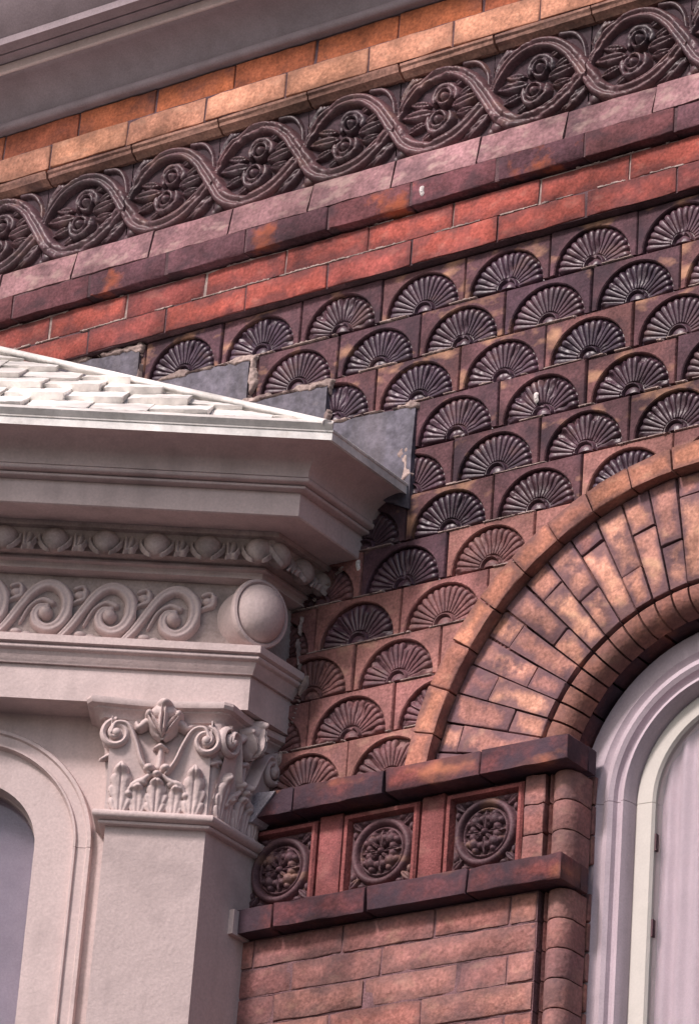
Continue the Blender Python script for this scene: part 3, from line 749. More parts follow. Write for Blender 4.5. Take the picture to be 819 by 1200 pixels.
# plain brickwork to the right of the window and around the visible part, in broad pieces
def plain_zone(u0, u1, z0, z1):
    r_ = 0; z = z0
    ms = variants("plain", BW/2-bj, .030, -.004, .05)
    while z < z1:
        course("pink_brick", ms, M['pink'], (r_ % 2)*BW/2, BW, z+.032, u0, u1); z += .0645; r_ += 1
plain_zone(1.46, 2.0, -1.95, -1.28)

# ---------------------------------------------------------------- stepped flashing let into the wall above the bay roof
RS = .49
def roofline(u): return -.560+RS*(.318-u)
def step(pts_top, seed, ru):
    """sheet with a ragged top from pts_top = [(u,z)...] down to the roof line"""
    rr = random.Random(seed); V = []; n = 14; F = []
    a, b = pts_top
    for k in range(n+1):
        t = k/n; u = a[0]+(b[0]-a[0])*t; zt = a[1]+(b[1]-a[1])*t+rr.uniform(-.003, .003)
        zb_ = min(roofline(u)-.02, zt-.02)
        if k == n: u += 0
        dn = .0028*math.sin(k*1.3+seed)+.0016*math.sin(k*2.9+2*seed)
        for (y, z) in ((-.003, zt), (-.008+dn*.4, zt-.004), (-.009-dn, (zt+zb_)/2), (-.009+dn, zb_), (.012, zb_), (.012, zt)): V.append((u, y+rr.uniform(-.0008, .0008), z))
    m_ = 6
    for k in range(n):
        for j in range(m_): F.append((k*m_+j, k*m_+(j+1) % m_, (k+1)*m_+(j+1) % m_, (k+1)*m_+j))
    F += [tuple(range(m_)), tuple(n*m_+j for j in range(m_))[::-1]]
    return mesh_from("step_flashing", V, F, 30)
def smear(pts, w, seed, name="mortar_fillet", gaps=.28):
    """ragged smear of lime mortar along pts"""
    P = np.array(pts); m0 = P.min(0)-2.2*w; m1 = P.max(0)+2.2*w
    def fn(X, Z):
        q = stroke(X, Z, pts, 1, 1, 1, prof='round'); d = np.sqrt(np.clip(1-q*q, 0, 1))
        n1 = vnoise(X, Z, 45, seed); n2 = vnoise(X, Z, 130, seed+5)
        ww = w*(.1+1.9*n1**1.3)*np.clip((vnoise(X, Z, 21, seed+9, 2)-gaps)*5, .02, 1); r = d/ww
        return np.where(r < 1, .0022+.0055*n2*np.sqrt(np.clip(1-r*r, 0, 1)), 0)
    return relief(name, fn, m0[0], m1[0], m0[1], m1[1], .0022, depth=.006, smooth=70)
steps = [((.085, -.331), (.330, -.338)), ((-.128, -.226), (.093, -.231)), ((-.375, -.110), (-.127, -.116)), ((-.760, .004), (-.442, -.010))]
for i, s in enumerate(steps):
    part("step_flashing", step(s, i+3, None), M['slate'], wall)
    (a0, z0), (b0, z1) = s
    part("mortar_fillet", smear([(a0, z0), ((a0+b0)/2, (z0+z1)/2+.002), (b0, z1)], .0085, i+11), M['limem'], wall, (0, -.0065, 0))["kind"] = "stuff"
for (u, z0, z1, w, sd) in ((-.440, -.012, -.105, .010, 3), (-.120, -.116, -.222, .0095, 4), (.097, -.232, -.318, .008, 5)):
    part("mortar_fillet", smear([(u, z0), (u+.004, (z0+z1)/2), (u, z1)], w, sd), M['limem'], wall, (0, -.0065, 0))["kind"] = "stuff"
part("mortar_fillet", smear([(.312, -.455), (.318, -.490), (.310, -.515)], .014, 8), M['limem'], wall, (0, -.0065, 0))["kind"] = "stuff"
# lime mortar packed in where the bay meets the wall, and a few splashes on the bricks
for pts_, w_, sd in (([(.205, -.655), (.150, -.700), (.095, -.750)], .010, 31), ([(.072, -.775), (.066, -.84), (.074, -.905)], .009, 32), ([(.098, -.925), (.082, -.965), (.066, -1.03)], .009, 33), ([(.045, -1.09), (.030, -1.14), (.018, -1.19)], .009, 34)):
    part("mortar_fillet", smear(pts_, w_*.75, sd, gaps=.46), M['limem'], wall, (0, -.002, 0))["kind"] = "stuff"
def splash(X, Z): return ball(X, Z, 0, .004, .0055, .009, .004)+ball(X, Z, .002, -.006, .004, .006, .003)
sp_m = relief("mortar_splash", splash, -.012, .012, -.018, .018, .0012)
for u, y, z in ((.330, -.0425, .168), (.630, -.0005, -.392), (.205, -.0005, -.690)):
    part("mortar_splash", sp_m, M['splash'], wall, (u, y, z))
# small grey lead patch where the ledge meets the bay capital
g = Geo(); g.add([(-.02, -.048, -1.262), (.022, -.048, -1.258), (.075, -.05, -1.200), (.03, -.05, -1.196), (-.02, -.05, -1.222), (-.02, .0, -1.262), (.022, .0, -1.258), (.075, .0, -1.200), (.03, .0, -1.196), (-.02, .0, -1.222)],
              [(0, 1, 2, 3, 4), (9, 8, 7, 6, 5), (0, 5, 6, 1), (1, 6, 7, 2), (2, 7, 8, 3), (3, 8, 9, 4), (4, 9, 5, 0)])
part("lead_patch", g.mesh("lead_patch"), M['lead'], wall)

# ================================================================ GREY CORNICE above
corn = empty("roof_cornice", (0, 0, .69), "grey painted metal cornice with deep cove and rounded bead above the orange brick course", "cornice")
def run(name, prof, mtl, parent, x0=-2.4, x1=3.0):
    V = [(x, -p, z) for x in (x0, x1) for p, z in prof]; m_ = len(prof)
    F = [(j, (j+1) % m_, m_+(j+1) % m_, m_+j) for j in range(m_)]+[tuple(range(m_)), tuple(range(2*m_-1, m_-1, -1))]
    return part(name, mesh_from(name, V, F, 35), mtl, parent)
run("bead_moulding", [(-.018, .686)]+[(.012, .688)]+arc(.016, .699, .012, -80, 80, 8)+[(.014, .713), (-.018, .713)], M['grey'], corn)
run("cove_moulding", [(-.018, .713), (.014, .7135), (.016, .718)]+[(.016+.085*(1-math.cos(R(t))), .718+.062*math.sin(R(t))) for t in (10, 20, 30, 40, 50, 60, 70, 80, 90)]+[(.104, .782), (-.018, .782)], M['grey'], corn)
run("fillet_moulding", [(-.018, .782), (.108, .7825), (.112, .786), (.112, .806), (.108, .809), (-.018, .809)], M['bay'], corn)
for k_b in range(2):
    run("soffit_board", [(-.018 if k_b == 0 else .145, .8095+.0015*k_b), (.142 if k_b == 0 else .178, .8095+.0015*k_b), (.142 if k_b == 0 else .178, .83), (-.018 if k_b == 0 else .145, .83)], M['grey'], corn)
run("eaves_fascia", [(-.018, .831), (.178, .831), (.184, .836), (.255, .905), (.257, .915), (.325, .975), (.335, .985), (.335, 1.25), (-.018, 1.25)], M['grey'], corn)

# ================================================================ BAY WINDOW
bay = empty("bay_window", (0, 0, GZ), "mauve painted bay with white tiled roof, scroll frieze and leafy corner capital on the left", "bay window")
AN = R(33); T = Vector((-math.cos(AN), -math.sin(AN), 0)); Nn = Vector((math.sin(AN), -math.cos(AN), 0))
C0 = Vector((0, -.11, 0)); S1 = 1.054
def plan(C=C0, y_in=.03):
    a = Vector((C.x, y_in)); b = Vector((C.x, C.y)); c = b+T.to_2d()*S1; d = c+Vector((-.9, 0))
    T2 = Vector((-math.cos(AN), math.sin(AN))); e = d+T2*S1; f = Vector((e.x, y_in))
    return [a, b, c, d, e, f]
PATH = plan()
SIDE = 1
tst = offset_path(PATH, .1)
if tst[0].x < PATH[0].x: SIDE = -1
def swp(name, prof, mtl, parent=bay, path=None, **k): return part(name, sweep(name, prof, path or PATH, **k), mtl, parent)
IN = -.06
# crown cove, beads, fascia
cove = [(.318-.082*math.sin(R(t)), -.597+.056*math.cos(R(t))) for t in range(0, 91, 9)]
cove = [(.234+.078*(1-math.cos(R(t))), -.594+.050*math.sin(R(t))) for t in range(90, -1, -9)]
swp("crown_moulding", [(IN, -.534), (.316, -.534), (.314, -.5405)]+cove+[(.234, -.5955), (IN, -.5955)], M['bay'])
swp("drip_edge", [(IN, -.5265), (.324, -.5265), (.326, -.529), (.325, -.5335), (IN, -.5335)], M['white'])
swp("bead_moulding", [(IN, -.596), (.226, -.596)]+arc(.2315, -.6025, .0062, 90, -90, 8)+[(.219, -.6092), (.2185, -.6105)]+arc(.2205, -.6140, .0042, 90, -80, 6)+[(.2075, -.6185), (.207, -.619), (IN, -.619)], M['bay'])
swp("fascia", [(IN, -.6195), (.206, -.6195), (.206, -.672), (.203, -.6745), (.140, -.6735), (IN, -.6735)], M['bay'])
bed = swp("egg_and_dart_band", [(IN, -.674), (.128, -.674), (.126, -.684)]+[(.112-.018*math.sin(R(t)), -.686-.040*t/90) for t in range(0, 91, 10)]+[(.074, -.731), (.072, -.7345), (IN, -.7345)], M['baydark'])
swp("bed_moulding", [(IN, -.735), (.077, -.735), (.078, -.7405), (.068, -.743), (.066, -.7505), (.0685, -.752), (.0685, -.757), (.056, -.760), (IN, -.760)], M['bay'])
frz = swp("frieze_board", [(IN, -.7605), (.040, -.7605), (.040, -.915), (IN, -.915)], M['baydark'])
swp("architrave_crown", [(IN, -.9155), (.084, -.9155), (.089, -.918), (.089, -.934), (.082, -.937)]+arc(.078, -.9425, .0055, 70, -90, 5)+[(.074, -.950), (.071, -.958), (.064, -.967), (.062, -.973), (IN, -.973)], M['bay'])
swp("architrave", [(IN, -.9735), (.055, -.9735), (.055, -1.050), (IN, -1.050)], M['bay'])

def front_pt(s, p, z): v = C0+T*s+Nn*p; return Vector((v.x, v.y, z))
RF = math.atan2(-T.y, -T.x)                      # local +x runs towards the corner (right in the picture)
def put_front(name, me, mtl, s, p, z, parent): return part(name, me, mtl, parent, front_pt(s, p, z), (0, 0, RF))
def put_ret(name, me, mtl, d, p, z, parent): return part(name, me, mtl, parent, Vector((p, -.11+d, z)), (0, 0, R(90)))
# eggs and darts on the ovolo
def egg_mesh():
    V = []; F = []; nu, nv = 20, 12
    for i in range(nv+1):
        ph = math.pi*i/nv
        for j in range(nu):
            th = 2*math.pi*j/nu; w = math.sin(ph)
            V.append((.0290*w*math.cos(th)*(1+.12*math.cos(ph)), .026*w*math.sin(th), .033*math.cos(ph)))
    for i in range(nv):
        for j in range(nu): F.append((i*nu+j, i*nu+(j+1) % nu, (i+1)*nu+(j+1) % nu, (i+1)*nu+j))
    return mesh_from("egg", V, F, 80)
def shell_h(X, Z):
    h = np.zeros(X.shape)
    for s in (-1, 1):
        h = np.maximum(h, stroke(X, Z, [(s*.030, .026), (s*.033, .0), (s*.021, -.027), (s*.012, -.036)], .0055, .0025, .012))
    return h
def dart_h(X, Z):
    h = np.zeros(X.shape)
    for x, w in ((0, .0105), (-.0105, .006)):
        h = np.maximum(h, stroke(X, Z, [(x*1.1, .026), (x, .0), (x*.4-.004, -.026)], w, .0035, .015))
    h = np.maximum(h, stroke(X, Z, [(.012, -.004), (.006, -.020), (-.012, -.031)], .004, .0025, .012))
    h = np.maximum(h, ball(X, Z, .004, -.026, .007, .007, .013))
    return h
egg_m, shell_m, dart_m = egg_mesh(), relief("egg_shell", shell_h, -.042, .042, -.044, .034, .0016), relief("dart", dart_h, -.022, .022, -.038, .032, .0016)
TILT = R(-32)
def tilted(o): o.rotation_euler = (TILT, 0, o.rotation_euler.z)
s = -.028
while s < S1+.02:
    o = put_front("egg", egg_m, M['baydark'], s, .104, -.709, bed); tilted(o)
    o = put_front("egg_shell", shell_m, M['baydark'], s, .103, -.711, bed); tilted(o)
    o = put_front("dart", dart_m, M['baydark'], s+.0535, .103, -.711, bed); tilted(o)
    s += .107
for d in (-.035, .050, .125):
    o = put_ret("egg", egg_m, M['baydark'], d, .104, -.709, bed); tilted(o)
    o = put_ret("egg_shell", shell_m, M['baydark'], d, .103, -.711, bed); tilted(o)
for d in (.008, .087):
    o = put_ret("dart", dart_m, M['baydark'], d, .103, -.711, bed); tilted(o)

# running scroll on the frieze
k_ = .00044
def sc(P): return [(x*k_, z*k_) for x, z in P]
def scroll_h(X, Z):
    h = stroke(X, Z, sc([(-215, -158), (-170, -100), (-115, -10), (-60, 70), (0, 108), (60, 98), (103, 45), (108, -30), (78, -95), (25, -122), (-25, -100), (-42, -55), (-25, -15), (10, -8)]), .0085, .0085, .021, wm=.0150, n=6, prof='soft')
    h = np.maximum(h, ball(X, Z, 8*k_, -42*k_, .0155, .016, .024))
    h = np.maximum(h, stroke(X, Z, sc([(-110, -95), (-70, -10), (-15, 30), (35, 15)]), .003, .007, .012))
    return h
def bud_h(X, Z):
    h = ball(X, Z, 165*k_, 62*k_, .0125, .010, .014)
    h = np.maximum(h, stroke(X, Z, sc([(120, 10), (150, 28), (185, 45), (190, 85)]), .004, .007, .012))
    h = np.maximum(h, stroke(X, Z, sc([(140, 95), (175, 108), (195, 80)]), .005, .004, .010))
    h = np.maximum(h, ball(X, Z, -125*k_, -140*k_, .013, .008, .010)); h = np.maximum(h, ball(X, Z, -75*k_, -150*k_, .012, .006, .008))
    return h
scr_m, bud_m = relief("scroll", scroll_h, -.105, .06, -.077, .062, .0016), pieces(relief("scroll_bud", bud_h, -.075, .10, -.075, .06, .0018))
s = .146
while s < S1-.1:
    put_front("scroll", scr_m, M['bay'], s, .0405, -.833, frz); put_front("scroll_bud", bud_m, M['bay'], s, .0405, -.833, frz); s += .1345

# corner boss: stubby drum set on the mitre with a domed face
mv = Vector((1, -(1-math.sin(AN))/math.cos(AN), 0)); md = mv.normalized()
bp_ = C0+mv*.052; rz = math.atan2(md.x, -md.y)+R(6)
drum = [(.001, -.095), (.0725, -.095), (.0745, -.088), (.0725, -.080), (.067, -.077), (.066, -.074), (.066, .004), (.069, .006), (.0735, .010), (.0745, .017), (.0725, .024), (.067, .026), (.062, .021), (.060, .014), (.001, .014)]
bo = part("corner_boss", lathe_dome("corner_boss", drum, 56), M['bay'], bay, (bp_.x, bp_.y, -.8365), (0, 0, rz))
dome = [(.0625*math.cos(R(t))**.9, .014+.050*math.sin(R(t))) for t in range(0, 90, 8)]+[(.0005, .064)]
part("dome", lathe_dome("dome", dome, 56), M['bay'], bo, wloc(bo))
bpy.data.objects["dome"].rotation_euler = (0, 0, 0); bo.scale = (.90, 1, 1.05)

# roof: hipped, white metal tiles
PIT = R(35.5); EV = C0+mv*.323+Vector((0, 0, -.5275)); UPV = Vector((-Nn.x*math.cos(PIT), -Nn.y*math.cos(PIT), math.sin(PIT)))
RN = (Nn*math.sin(PIT)+Vector((0, 0, math.cos(PIT)))).normalized()
HS = .917
def rp(s, v, h=0): return EV+T*s+UPV*v+RN*h
E1 = 1.054+.323*(.543+math.tan(AN/2)); VT = 1.02
def s_r(v): return E1-v*math.cos(PIT)*math.tan(AN/2)
hipd = rp(HS*VT, VT)
ret_top = Vector((hipd.x, .03, hipd.z)); ret_bot = Vector((EV.x, .03, EV.z))
c2 = rp(E1, 0); c2t = rp(s_r(VT), VT)
c3 = c2+Vector((-1.15, 0, 0)); c3t = Vector((2*(c2.x+c3.x)/2-c2t.x, c2t.y, c2t.z))
c4 = Vector((c2.x+c3.x-EV.x, EV.y, EV.z)); c4t = Vector((c2.x+c3.x-hipd.x, hipd.y, hipd.z))
r5 = Vector((c4.x, .03, c4.z)); r5t = Vector((c4t.x, .03, c4t.z))
VV = [ret_bot, EV, c2, c3, c4, r5, ret_top, hipd, c2t, c3t, c4t, r5t]
VV = VV+[v-Vector((0, 0, .02)) for v in VV]
FF = [(i, i+1, i+7, i+6) for i in range(5)]+[(12+i, 12+i+6, 12+i+7, 12+i+1) for i in range(5)]+[(i, 12+i, 13+i, i+1) for i in range(5)]+[(6, 7, 8, 9, 10, 11)]
VV = [v-Vector((0, 0, .004)) for v in VV]
rbm = bpy.data.meshes.new("roof"); rbm.from_pydata([tuple(v) for v in VV], [], FF)
roof = part("roof", rbm, M['white'], bay)
RW, RX = .131, .150
def roof_tile(s0, v0, seed, clip=True):
    """one pressed tile: cushion with a thick rounded butt, pointed lower edge"""
    rr = random.Random(seed); n, m_ = 12, 8; V = []
    lift = rr.uniform(.65, 1.35); s0 += rr.uniform(-.005, .005); v0 += rr.uniform(-.005, .005)
    for j in range(m_+1):
        b = j/m_
        for i in range(n+1):
            a = -1+2*i/n                                     # -1 is the side towards the corner
            edge = .040*max(0, a+.25)**1.2+.010*max(0, -a-.55)
            vv = edge*(1-b)+b*RX*1.10
            hh = (.003+.010*((1-a)/2)**.9*(1-.55*b)+.0075*(1-b)*(1-.4*a*a))*lift
            V.append((s0+a*RW*.5, v0+vv, hh+rr.uniform(-.0008, .0008)))
    b0 = len(V)
    for i in range(n+1): x, y, z = V[i]; V.append((x, y+.003, 0))
    b1 = len(V)
    for j in range(m_+1): x, y, z = V[j*(n+1)]; V.append((x+.001, y, 0))
    F = [(j*(n+1)+i, j*(n+1)+i+1, (j+1)*(n+1)+i+1, (j+1)*(n+1)+i) for j in range(m_) for i in range(n)]+[(b0+i, b0+i+1, i+1, i) for i in range(n)]
    F += [(j*(n+1), (j+1)*(n+1), b1+j+1, b1+j) for j in range(m_)]
    bm = bmesh.new(); vs = [bm.verts.new(v) for v in V]; [bm.faces.new([vs[q] for q in f]) for f in F]
    g_ = bm.verts[:]+bm.edges[:]+bm.faces[:]
    bmesh.ops.bisect_plane(bm, geom=g_, plane_co=(.035, 0, 0), plane_no=(-1, HS, 0), clear_outer=True)
    g_ = bm.verts[:]+bm.edges[:]+bm.faces[:]
    bmesh.ops.bisect_plane(bm, geom=g_, plane_co=(E1, 0, 0), plane_no=(1, math.cos(PIT)*math.tan(AN/2), 0), clear_outer=True)
    if len(bm.faces) < 3: bm.free(); return None
    cen = rp(s0, v0)
    for v in bm.verts: v.co = rp(v.co.x, v.co.y, v.co.z)-cen
    me = bpy.data.meshes.new("roof_tile"); bm.to_mesh(me); bm.free(); me.shade_smooth(); me.set_sharp_from_angle(angle=R(50))
    return me, cen
for r_ in range(7):
    for i in range(0, 12):
        s0 = .062+i*RW+(.5*RW if r_ % 2 else 0); v0 = .035+r_*RX*.98
        res = roof_tile(s0, v0, r_*50+i)
        if res: part("roof_tile", res[0], M['white'], roof, res[1])
# rolled hip capping and eaves strip
def rod(name, a, b, r, mtl, parent, seg=12, flat=1.0):
    a, b = Vector(a), Vector(b); d = (b-a).normalized(); x = d.cross(Vector((0, 0, 1))).normalized(); y = x.cross(d); V = []; F = []
    for q in (a, b):
        for k in range(seg): t = 2*math.pi*k/seg; V.append(q+x*r*math.cos(t)+y*r*flat*math.sin(t))
    F = [(k, (k+1) % seg, seg+(k+1) % seg, seg+k) for k in range(seg)]+[tuple(range(seg)), tuple(range(2*seg-1, seg-1, -1))]
    return part(name, mesh_from(name, V, F, 50), mtl, parent)
rod("hip_capping", rp(.010, .004, .010), rp(HS*VT+.008, VT, .014), .0165, M['white'], roof, flat=.6)
g = Geo(); 
def bar4(p, q, w, h): return [rp(*p, 0), rp(*q, 0), rp(q[0], q[1]+w, 0), rp(p[0], p[1]+w, 0), rp(*p, h), rp(*q, h), rp(q[0], q[1]+w, h), rp(p[0], p[1]+w, h)]
g.add(bar4((.0, -.004), (E1, -.004), .035, .014), [(0, 3, 2, 1), (4, 5, 6, 7), (0, 1, 5, 4), (1, 2, 6, 5), (2, 3, 7, 6), (3, 0, 4, 7)])
part("eaves_strip", g.mesh("eaves_strip"), M['white'], roof)

# infill wall behind the pilaster with an arched window
PI_ = -.03; WS = .527; WZ = -1.345
def P3(s, z, p): return front_pt(s, p, z)
def infill():
    ro = .136; V = []; F = []; n = 28; zt, zb = -1.045, -2.8
    th = [math.pi*i/n for i in range(n+1)]
    inner = [(WS+ro, zb)]+[(WS+ro*math.cos(t), WZ+ro*math.sin(t)) for t in th]+[(WS-ro, zb)]
    outer = [(S1, zb)]+[(WS+(S1-WS)*max(-1, min(1, 1.5*math.cos(t))), zt if 1.5*abs(math.cos(t)) < 1 else WZ+(zt-WZ)*min(1, math.sin(t)/.745)) for t in th]+[(0, zb)]
    m_ = len(inner)
    for p in (PI_, PI_-.10):
        for q in inner: V.append(P3(*q, p))
        for q in outer: V.append(P3(*q, p))
    for i in range(m_-1):
        F.append((i, i+1, m_+i+1, m_+i)); F.append((2*m_+i, 3*m_+i, 3*m_+i+1, 2*m_+i+1)); F.append((i, 2*m_+i, 2*m_+i+1, i+1))
    return mesh_from("bay_wall", V, F)
bw = part("bay_wall", infill(), M['bay'], bay)
def arch_sweep(name, prof, wc, z0, base, mtl, parent, conv, zb=-2.8, n=36, smooth=30, gap=.0012):
    """prof [(r, out)]: an arch piece and two jamb pieces butted at the springing; returns the arch"""
    m_ = len(prof); res = None
    sets = [("_arch", [(math.pi*(1-i/n), None) for i in range(n+1)]), ("_jamb", [(math.pi, zb), (math.pi, z0-gap)]), ("_jamb", [(0, z0-gap), (0, zb)])]
    for suf, rows in sets:
        V = []; F = []
        for a, z in rows:
            for r, o in prof:
                x = wc+r*math.cos(a); zz = z0+r*math.sin(a) if z is None else z
                V.append(conv(x, zz, base+o))
        for k in range(len(rows)-1):
            for j in range(m_): F.append((k*m_+j, k*m_+(j+1) % m_, (k+1)*m_+(j+1) % m_, (k+1)*m_+j))
        F += [tuple(range(m_)), tuple((len(rows)-1)*m_+j for j in range(m_))[::-1]]
        o = part(name+suf, mesh_from(name+suf, V, F, smooth), mtl, parent)
        res = res or o
    return res
c_bay = lambda x, z, o: P3(x, z, o)
surr = arch_sweep("window_surround", [(.256, -.01), (.256, .010), (.253, .016), (.246, .016), (.243, .010), (.224, .010), (.222, .016), (.218, .016), (.216, .004), (.212, -.006), (.206, -.010), (.202, -.006), (.198, -.008), (.196, -.022), (.166, -.024), (.162, -.020), (.158, -.026), (.150, -.06), (.256, -.06)], WS, WZ, PI_, M['bay'], bay, c_bay)
arch_sweep("sash_frame", [(.1575, -.06), (.1575, -.034), (.150, -.030), (.142, -.034), (.134, -.045), (.134, -.06)], WS, WZ, PI_, M['bay'], surr, c_bay)
g = Geo(); n = 24
def disc(conv, wc, z0, r, o, zb, name):
    pts = [(wc-r, zb)]+[(wc-r*math.cos(math.pi*i/n), z0+r*math.sin(math.pi*i/n)) for i in range(n+1)]+[(wc+r, zb)]
    V = [conv(x, z, o) for x, z in pts]+[conv(x, z, o-.004) for x, z in pts]; k = len(pts)
    return mesh_from(name, V, [tuple(range(k)), tuple(range(2*k-1, k-1, -1))]+[(i, (i+1) % k, k+(i+1) % k, k+i) for i in range(k)])
part("pane", disc(c_bay, WS, WZ, .15, PI_-.050, -2.8, "pane"), M['glass'], surr)
part("blind", disc(c_bay, WS, WZ, .15, PI_-.075, -2.8, "blind"), M['frame'], surr)
# joint across the surround at the springing
# side faces of the bay below the entablature (central and far faces)
bw2 = [q for q in PATH[2:]]
V = []; 
for q in bw2:
    V += [(q.x, q.y+.03, -1.04), (q.x, q.y+.03, -2.8)]
part("bay_wall", mesh_from("bay_wall_far", V, [(2*i, 2*i+1, 2*i+3, 2*i+2) for i in range(len(bw2)-1)]), M['bay'], bay)
g = Geo(); gp = offset_path(PATH, -.02)
V = [(q.x, q.y, z) for q in gp for z in (-2.8, -3.0)]; k = len(gp)
part("bay_apron", sweep("bay_apron", [(-.04, -2.78), (.07, -2.78), (.07, -2.86), (.02, -2.92), (.02, -3.6), (-.04, -3.6)], PATH), M['bay'], bay)

# corner pilaster
C1 = Vector((-.008, -.163, 0))
def pil(name, p_out, z0, z1, sl=.206, mtl=None, parent=None, ch=0):
    """block with front on the bay face and right side square to the wall, offset p_out outwards"""
    c = C1+mv*p_out; l = C1+T*(sl+p_out*.9)+Nn*p_out; bk = l-Nn*.16
    P = [Vector((c.x, .012, 0)), c, l, bk]
    V = [(q.x, q.y, z) for z in (z0, z1) for q in P]
    return V
def pil_sweep(name, prof, mtl, parent, sl=.206):
    V = []; F = []; n = 4; m_ = len(prof)
    for p, z in prof:
        c = C1+mv*p; l = C1+T*(sl+p)+Nn*p; bk = C1+T*(sl+p)-Nn*.12
        for q in (Vector((c.x, .012, 0)), c, l, bk): V.append((q.x, q.y, z))
    for i in range(m_):
        a, b = i*n, ((i+1) % m_)*n
        for k in range(n-1): F.append((a+k, a+k+1, b+k+1, b+k))
    return part(name, mesh_from(name, V, F, 35), mtl, parent)
IP = -.04
pl = pil_sweep("pilaster", [(IP, -1.318), (.001, -1.318), (0, -1.322), (-.002, -2.8), (IP, -2.8)], M['bay'], bay)
pil_sweep("necking", [(IP, -1.290)]+[(.018, -1.2895)]+arc(.0185, -1.2985, .009, 80, -80, 7)+[(.017, -1.309)]+arc(.010, -1.3135, .0045, 70, -90, 5)+[(.004, -1.3185), (IP, -1.3185)], M['bay'], pl)
cap = pil_sweep("capital", [(IP, -1.086), (.022, -1.086), (.016, -1.15), (.004, -1.25), (.003, -1.2895), (IP, -1.2895)], M['bay'], bay)
# abacus with slightly hollow sides and clipped corners
def abacus():
    V = []; F = []
    prof = [(-.03, -1.0505), (.052, -1.0505), (.058, -1.053), (.0595, -1.060), (.057, -1.067), (.050, -1.0695), (.046, -1.0705), (.045, -1.0735), (.037, -1.078), (.032, -1.085), (.031, -1.090), (.022, -1.092), (-.03, -1.092)]
    rows = []
    for p, z in prof:
        P = []; c = C1+mv*p
        for t in np.linspace(0, 1, 5): q = Vector((c.x, .012, 0)).lerp(c-Vector((0, -.012, 0)), t); q.x -= .010*math.sin(math.pi*t) if p > 0 else 0; P.append(q)
        l = C1+T*(.206+p)+Nn*p
        for t in np.linspace(0, 1, 9):
            q = (c+T*.012).lerp(l-T*.010, t); q = q-Nn*(.012*math.sin(math.pi*t) if p > 0 else 0); P.append(q)
        P.append(l-Nn*(.014)); P.append(C1+T*(.206+p)-Nn*.11); rows.append(P)
    n = len(rows[0]); m_ = len(rows)
    for P in rows: V += [(q.x, q.y, prof[rows.index(P)][1]) for q in P]
    for i in range(m_):
        a, b = i*n, ((i+1) % m_)*n
        for k in range(n-1): F.append((a+k, a+k+1, b+k+1, b+k))
    return mesh_from("abacus", V, F, 32)
part("abacus", abacus(), M['bay'], cap)
def corner_post():
    prof = [(IP, -1.092), (.0335, -1.092), (.031, -1.125), (.020, -1.185), (.011, -1.25), (.009, -1.2895), (IP, -1.2895)]
    V = []; F = []; m_ = len(prof)
    for p, z in prof:
        c = C1+mv*p
        for q in (Vector((C1.x-.04, c.y+.016, 0)), c+Vector((0, .016, 0)), c+Vector((-.0015, .003, 0)), c+T*.004, c+T*.018, c+T*.018-Nn*.06): V.append((q.x, q.y, z))
    for i in range(m_):
        a, b = i*6, ((i+1) % m_)*6
        for k in range(6): F.append((a+k, a+(k+1) % 6, b+(k+1) % 6, b+k))
    return mesh_from("bell_corner", V, F, 50)
part("bell_corner", corner_post(), M['bay'], cap)
# capital relief: local x 0 (left) .. .208 (right), z 0 (bottom) .. .205
hx_, hz_ = .208/385, .205/355
def cp(P): return [((x-115)*hx_, (515-y)*hz_) for x, y in P]
VL = [(112, 235), (128, 196), (175, 200), (212, 262), (240, 330), (272, 372)]
VR = [(500, 240), (476, 200), (432, 208), (398, 262), (370, 326), (338, 372)]
def vee(X, Z):
    """1 outside the V between the two scroll ribbons"""
    h = np.zeros(X.shape)
    P = catmull(cp(VL), 10); Q = catmull(cp(VR), 10)
    zl = np.interp(X, P[:, 0], P[:, 1], left=.2, right=P[-1, 1]); zr = np.interp(-X, -Q[:, 0], Q[:, 1], left=.2, right=Q[-1, 1])
    return np.where(Z < np.maximum(np.where(X < .098, zl, 0), np.where(X >= .098, zr, 0)), 1., 0)
def sail(X, Z):
    return vee(X, Z)*(.008+.020*np.clip((Z-.03)/.15, 0, 1)**1.2)
def bell_h(X, Z):
    h = sail(X, Z)
    for P in (VL, VR): h = np.maximum(h, stroke(X, Z, cp(P), .0085, .0060, .036))
    return h
